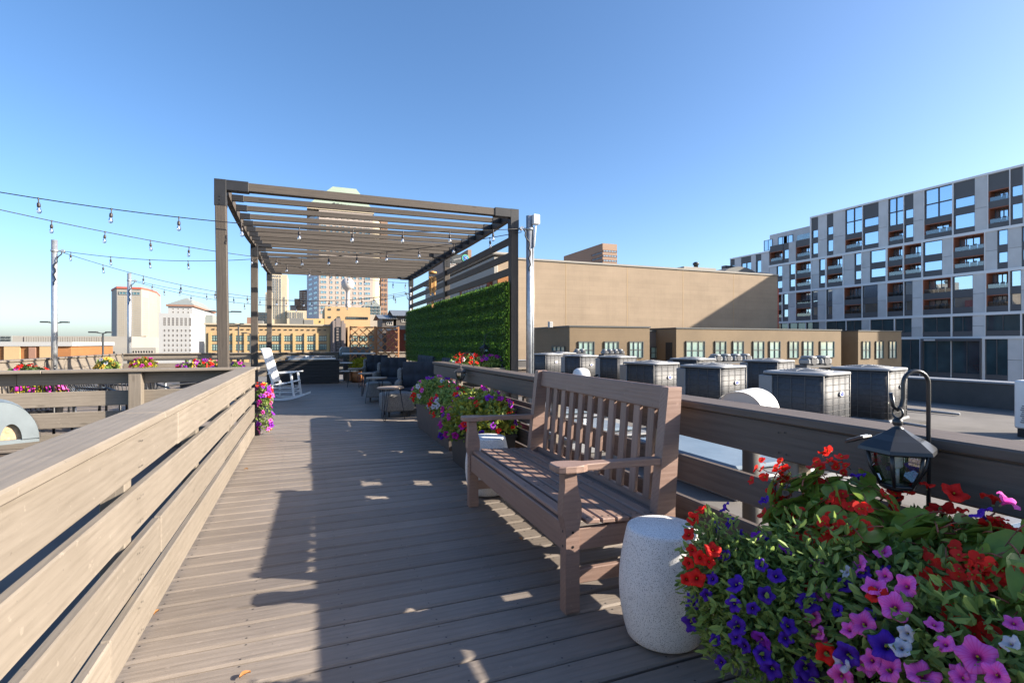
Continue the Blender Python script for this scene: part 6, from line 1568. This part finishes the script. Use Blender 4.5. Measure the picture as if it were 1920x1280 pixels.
so2 = clone(so_, (2.95, 14.6, 0), R(-90), 'dark cushioned wicker sofa farther back along the green wall')
def make_pouf():
    t = thing('wicker_ottoman', 'x', 'ottoman'); b = MB(); o = rrect(.28, .26, .12, 5); b.grid([[(x * k, y * k, z) for x, y in o] for k, z in ((.96, .1), (1, .13), (1, .36), (.97, .40), (.8, .415))], 0, True, True, True); b.build('body', M['wicker'], t)
    for x in (-.18, .18):
        for y in (-.17, .17): board('leg', (x, y, 0), (x, y, .11), .035, .035, M['black_metal'], t, up=(0, 1, 0))
    return t
def make_table():
    t = thing('side_table', 'x', 'side table'); b = MB(); b.lathe([(.02, .525), (.215, .525), (.222, .532), (.222, .548), (.215, .553), (.02, .553)], 30); b.build('top', M['tabletop'], t)
    for k in range(3):
        q = R(120 * k + 100); u = Vector((math.cos(q), math.sin(q), 0)); w = Vector((-u.y, u.x, 0)); z = Vector((0, 0, 1))
        a, c = u * .15 + w * .045, u * .15 - w * .045; f = u * .235
        b = MB(); b.tube([a + z * .524, f + w * .014 + z * .03, f + w * .007 + z * .008, f - w * .007 + z * .008, f - w * .014 + z * .03, c + z * .524], .0062, 6); b.build('hairpin_leg', M['black_metal'], t)
    return t
tb = make_table(); po = make_pouf()
for i, (px, py, lab) in enumerate(((735, 789, 'round table on hairpin legs nearest the flowers'), (708, 757, 'round table on hairpin legs, second from the flowers'), (690, 742, 'round table on hairpin legs, third from the flowers'), (668, 727, 'round table on hairpin legs beside the copper pot'))):
    p = gp(px, py); loc = (p.x, p.y + .15, 0)
    if i == 0: move(tb, loc, .3); tb['label'] = lab; tb['group'] = 'hairpin leg tables under the pergola'
    else: clone(tb, loc, .3 + i, lab, 'hairpin leg tables under the pergola')
    if i == 0: move(po, (loc[0] + .18, loc[1] + .5, 0), .1); po['label'] = 'grey wicker ottoman behind the table nearest the flowers'; po['group'] = 'wicker ottomans'
    elif i == 1: clone(po, (loc[0] + .1, loc[1] + .45, 0), -.1, 'grey wicker ottoman behind the second table', 'wicker ottomans')

# black slatted counter with steel top
p0 = gp(566, 720); p1 = gp(637, 719)
x0, x1, y0 = p0.x - .75, p1.x, p0.y
t = thing('bar_counter', 'black slatted bar counter at the end of the deck behind the rocking chair', 'counter', (x0, y0, 0))
boxpart('carcass', (x0 + .02, y0 + .03, .02), (x1 - .02, y0 + .6, .70), M['planter'], t)
for i in range(7): board('front_slat', (x0, y0 + .014, .06 + i * .097), (x1, y0 + .014, .06 + i * .097), .02, .088, M['black_wood'], t)
for i in range(7): board('side_slat', (x1 - .008, y0 + .03, .06 + i * .097), (x1 - .008, y0 + .6, .06 + i * .097), .02, .088, M['black_wood'], t)
boxpart('worktop', (x0 - .03, y0 - .03, .722), (x1 + .03, y0 + .63, .75), M['roof_dark'], t, .008)
t = thing('steel_grill', 'low steel grill with a long handle on the black counter', 'grill', (x0 + .5, y0 + .3, .75))
boxpart('tray', (x0 + .35, y0 + .1, .752), (x1 - .1, y0 + .55, .80), M['steel'], t, .01); b = MB(); b.tube([(x0 + .3, y0 + .06, .86), (x1 - .15, y0 + .06, .86)], .014, 8); 
for xx in (x0 + .4, x0 + .95, x1 - .25): b.box((xx, y0 + .05, .80), (xx + .02, y0 + .07, .86))
b.build('handle', M['steel'], t); boxpart('control_box', (x0 + .85, y0 + .02, .81), (x0 + .97, y0 + .1, .89), M['white'], t, .01)
# trellis panels
def trellis(label, pxa, pxb, Y, ztop, zbot, rows):
    a, b_ = at(pxa, 640, Y), at(pxb, 640, Y); x0, x1 = a.x, b_.x
    t = thing('trellis_panel', label, 'trellis', (x0, Y, 0)); T = M['trellis']
    for x in (x0, x1): board('frame_post', (x, Y, 0), (x, Y, ztop + .04), .05, .05, T, t, up=(0, 1, 0))
    for z in (ztop, zbot): board('frame_rail', (x0 + .026, Y, z), (x1 - .026, Y, z), .04, .05, T, t)
    w = x1 - x0 - .06; h = ztop - zbot - .06; st = .26
    for s, d in ((1, 0.0), (-1, .022)):
        k = -h
        while k < w:
            p, q = max(k, 0), min(k + h, w)
            if q - p > .05:
                za, zb = p - k, q - k
                if s < 0: za, zb = h - za, h - zb
                board('lattice_slat', (x0 + .03 + p, Y - .012 + d, zbot + .03 + za), (x0 + .03 + q, Y - .012 + d, zbot + .03 + zb), .012, .034, T, t, up=(0, .0, 1), c=.002)
            k += st
trellis('left wooden diamond trellis panel behind the lounge chairs', 657, 703, 18.3, 1.82, .70, 6)
trellis('right wooden diamond trellis panel beside the slim pole', 706, 747, 18.34, 1.81, .70, 6)
# copper pot with yellow plant
p = gp(672, 717); t = thing('copper_pot', 'shiny copper pot holding the yellow plant', 'pot', p)
b = MB(); b.lathe([(.02, .003), (.19, .003), (.24, .10), (.26, .24), (.25, .33), (.27, .36), (.25, .365), (.235, .33), (.02, .32)], 28, 0, (p.x, p.y + .2, 0)); b.build('pot', M['copper'], t)
t = thing('potted_plant', 'yellow leafed plant with grassy blades in the copper pot', 'plant', (p.x, p.y + .2, .33))
r = random.Random(77); foliage([Mound((p.x + .12, p.y + .2, .52), (.36, .3, .26))], 900, r, (.05, .09), .35, 'leaf_yellow', t, -.1, 30, None, (.4, 1.05))
b = MB()
for i in range(26):
    q = r.uniform(0, 6.28); d = Vector((math.cos(q), math.sin(q), 0)); L = r.uniform(.5, .8); o = Vector((p.x - .12, p.y + .2, .35))
    pts = [o + d * L * .45 * s * s + Vector((0, 0, L * (s - .3 * s * s))) for s in (0, .35, .7, 1)]; w = Vector((-d.y, d.x, 0)) * .009
    b.grid([[pp - w * (1 - i_ / 3.3), pp + w * (1 - i_ / 3.3)] for i_, pp in enumerate(pts)], 0, True)
tag(b.build('blade', M['leaf_yellow'], t), kind='stuff')
# shelf with white trays, covered grill, wind chime
p = gp(655, 712); t = thing('plant_shelf', 'small metal shelf with white trays behind the copper pot', 'shelf', (p.x, 17.6, 0))
for z, a, c in ((.35, -.45, .2), (.62, -.4, .25), (.92, -.3, .75)):
    b = MB(); b.cbox((p.x + a, 17.6, z), (p.x + c, 17.95, z + .035), .01); b.build('tray', M['white'], t)
for a in (-.4, .2): board('upright', (p.x + a, 17.98, 0), (p.x + a, 17.98, .95), .03, .03, M['black_metal'], t, up=(0, 1, 0))
a, b_ = at(637, 650, 18.55), at(694, 650, 18.55); t = thing('covered_grill', 'blue grey covered grill behind the left trellis panel', 'grill', (a.x, 18.5, 0))
b = MB(); o = [(a.x, .85), (a.x, 1.05), (a.x + .06, 1.15), (b_.x - .06, 1.15), (b_.x, 1.05), (b_.x, .85)]; b.grid([[(x, 18.4, z) for x, z in o], [(x, 18.85, z) for x, z in o]], 0, False, True, True); b.build('lid_cover', M['hood'], t)
boxpart('cabinet', (a.x + .12, 18.42, .0), (b_.x - .12, 18.83, .848), M['roof_dark'], t, .01)
p = at(811, 512, 12.6); t = thing('wind_chime', 'bamboo wind chime hanging from the right side of the pergola', 'wind chime', p)
b = MB(); b.tube([(p.x, p.y, 3.42), (p.x, p.y, p.z)], .004, 5); b.build('cord', M['cable'], t)
b = MB(); b.lathe([(.02, -.01), (.10, -.01), (.105, .0), (.10, .03), (.03, .05)], 16); b.build('cap', M['bamboo'], t, Matrix.Translation(p))
for k in range(6):
    q = R(60 * k); L = .34 + .06 * (k % 3); x, y = p.x + .075 * math.cos(q), p.y + .075 * math.sin(q)
    board('chime_tube', (x, y, p.z - .09 - L), (x, y, p.z - .09), .034, .034, M['bamboo'], t, up=(0, 1, 0), c=.011)
    b = MB(); b.tube([(x, y, p.z - .09), (x, y, p.z - .01)], .003, 4); b.build('string', M['cable'], t)
b = MB(); b.tube([(p.x, p.y, p.z), (p.x, p.y, p.z - .72)], .003, 4); b.build('clapper_cord', M['cable'], t); board('clapper', (p.x, p.y, p.z - .86), (p.x, p.y, p.z - .70), .05, .02, M['bamboo'], t, up=(0, 1, 0))
# lounge chairs and round tables on the left
def make_lounge():
    t = thing('lounge_chair', 'x', 'chair'); K = M['black_metal']
    for s in (-1, 1):
        b = MB(); b.tube([(s * .33, -.38, 0), (s * .34, -.36, .55), (s * .34, -.1, .60), (s * .33, .30, .62), (s * .30, .42, .80)], .016, 8); b.tube([(s * .33, .36, 0), (s * .33, .30, .62)], .016, 8); b.build('side_frame', K, t)
    for i in range(13):
        x = -.30 + i * .05; b = MB(); k = .03 * math.cos(x * 4.5)
        b.tube([(x, .26 + k, .40), (x * 1.08, .40 + k, .62), (x * 1.12, .50 + k, .86 - abs(x) * .3)], .008, 5); b.build('back_slat', K, t)
    for i in range(9): board('seat_slat', (-.31, -.34 + i * .07, .41 - i * .004), (.31, -.34 + i * .07, .41 - i * .004), .045, .014, K, t)
    b = MB(); b.tube([(x * 1.12, .50 + .03 * math.cos(x * 4.5), .87 - abs(x) * .3) for x in [-.32 + .08 * i for i in range(9)]], .014, 8); b.build('top_rail', K, t)
    return t
def make_round():
    t = thing('round_table', 'x', 'table'); b = MB(); b.lathe([(.02, .44), (.45, .44), (.46, .45), (.45, .465), (.02, .466)], 36); b.build('top', M['dome'], t)
    b = MB(); b.lathe([(.25, .003), (.24, .02), (.035, .03), (.03, .42), (.2, .438)], 16); b.build('pedestal', M['galv'], t); return t
lc = make_lounge(); rt = make_round()
for i, (px, py, dz, rz, lab) in enumerate(((18, 728, .7, 200, 'black slatted lounge chair at the left edge behind the turning railing'), (196, 726, .62, 80, 'black slatted lounge chair right of the left round table'), (250, 716, .72, 30, 'black slatted lounge chair behind the turning railing post'), (345, 704, .78, -60, 'black slatted lounge chair in front of the long flower planter'), (100, 712, .72, 165, 'black slatted lounge chair behind the left round table'))):
    p = gp(px, py, dz)
    if i == 0: move(lc, (p.x, p.y + .3, 0), R(rz)); lc['label'] = lab; lc['group'] = 'black lounge chairs on the left'
    else: clone(lc, (p.x, max(8.9, p.y + .3), 0), R(rz), lab, 'black lounge chairs on the left')
for i, (px, py, lab) in enumerate(((130, 731, 'pale round glass table seen through the turning railing'), (310, 702, 'pale round glass table near the front pergola post'))):
    p = gp(px, py, .46)
    if i == 0: move(rt, (p.x, p.y + .2, 0)); rt['label'] = lab; rt['group'] = 'round glass tables'
    else: clone(rt, (p.x, p.y, 0), 0, lab, 'round glass tables')
# fallen leaves on the deck
r = random.Random(5)
for px, py, lab in ((470, 1262, 'curled orange leaf lying on the sunlit deck at the lower left'), (298, 1146, 'dry leaf at the foot of the sunlit railing'), (973, 1010, 'small orange leaf on the deck under the bench'), (458, 880, 'tiny dry leaf on the deck near the railing boards')):
    p = gp(px, py, .004); b = MB(); rows = []
    for i in range(6):
        q = i / 5; w = .012 * math.sin(math.pi * q) + .001; rows.append([(q * .045, w * s, .004 + .008 * abs(s) + .006 * math.sin(q * 3)) for s in (-1, -.5, 0, .5, 1)])
    b.grid(rows, 0, True); tag(b.build('fallen_leaf', M['dry'], None, Matrix.Translation(p) @ Matrix.Rotation(r.uniform(0, 6), 4, 'Z')), lab, 'leaf')
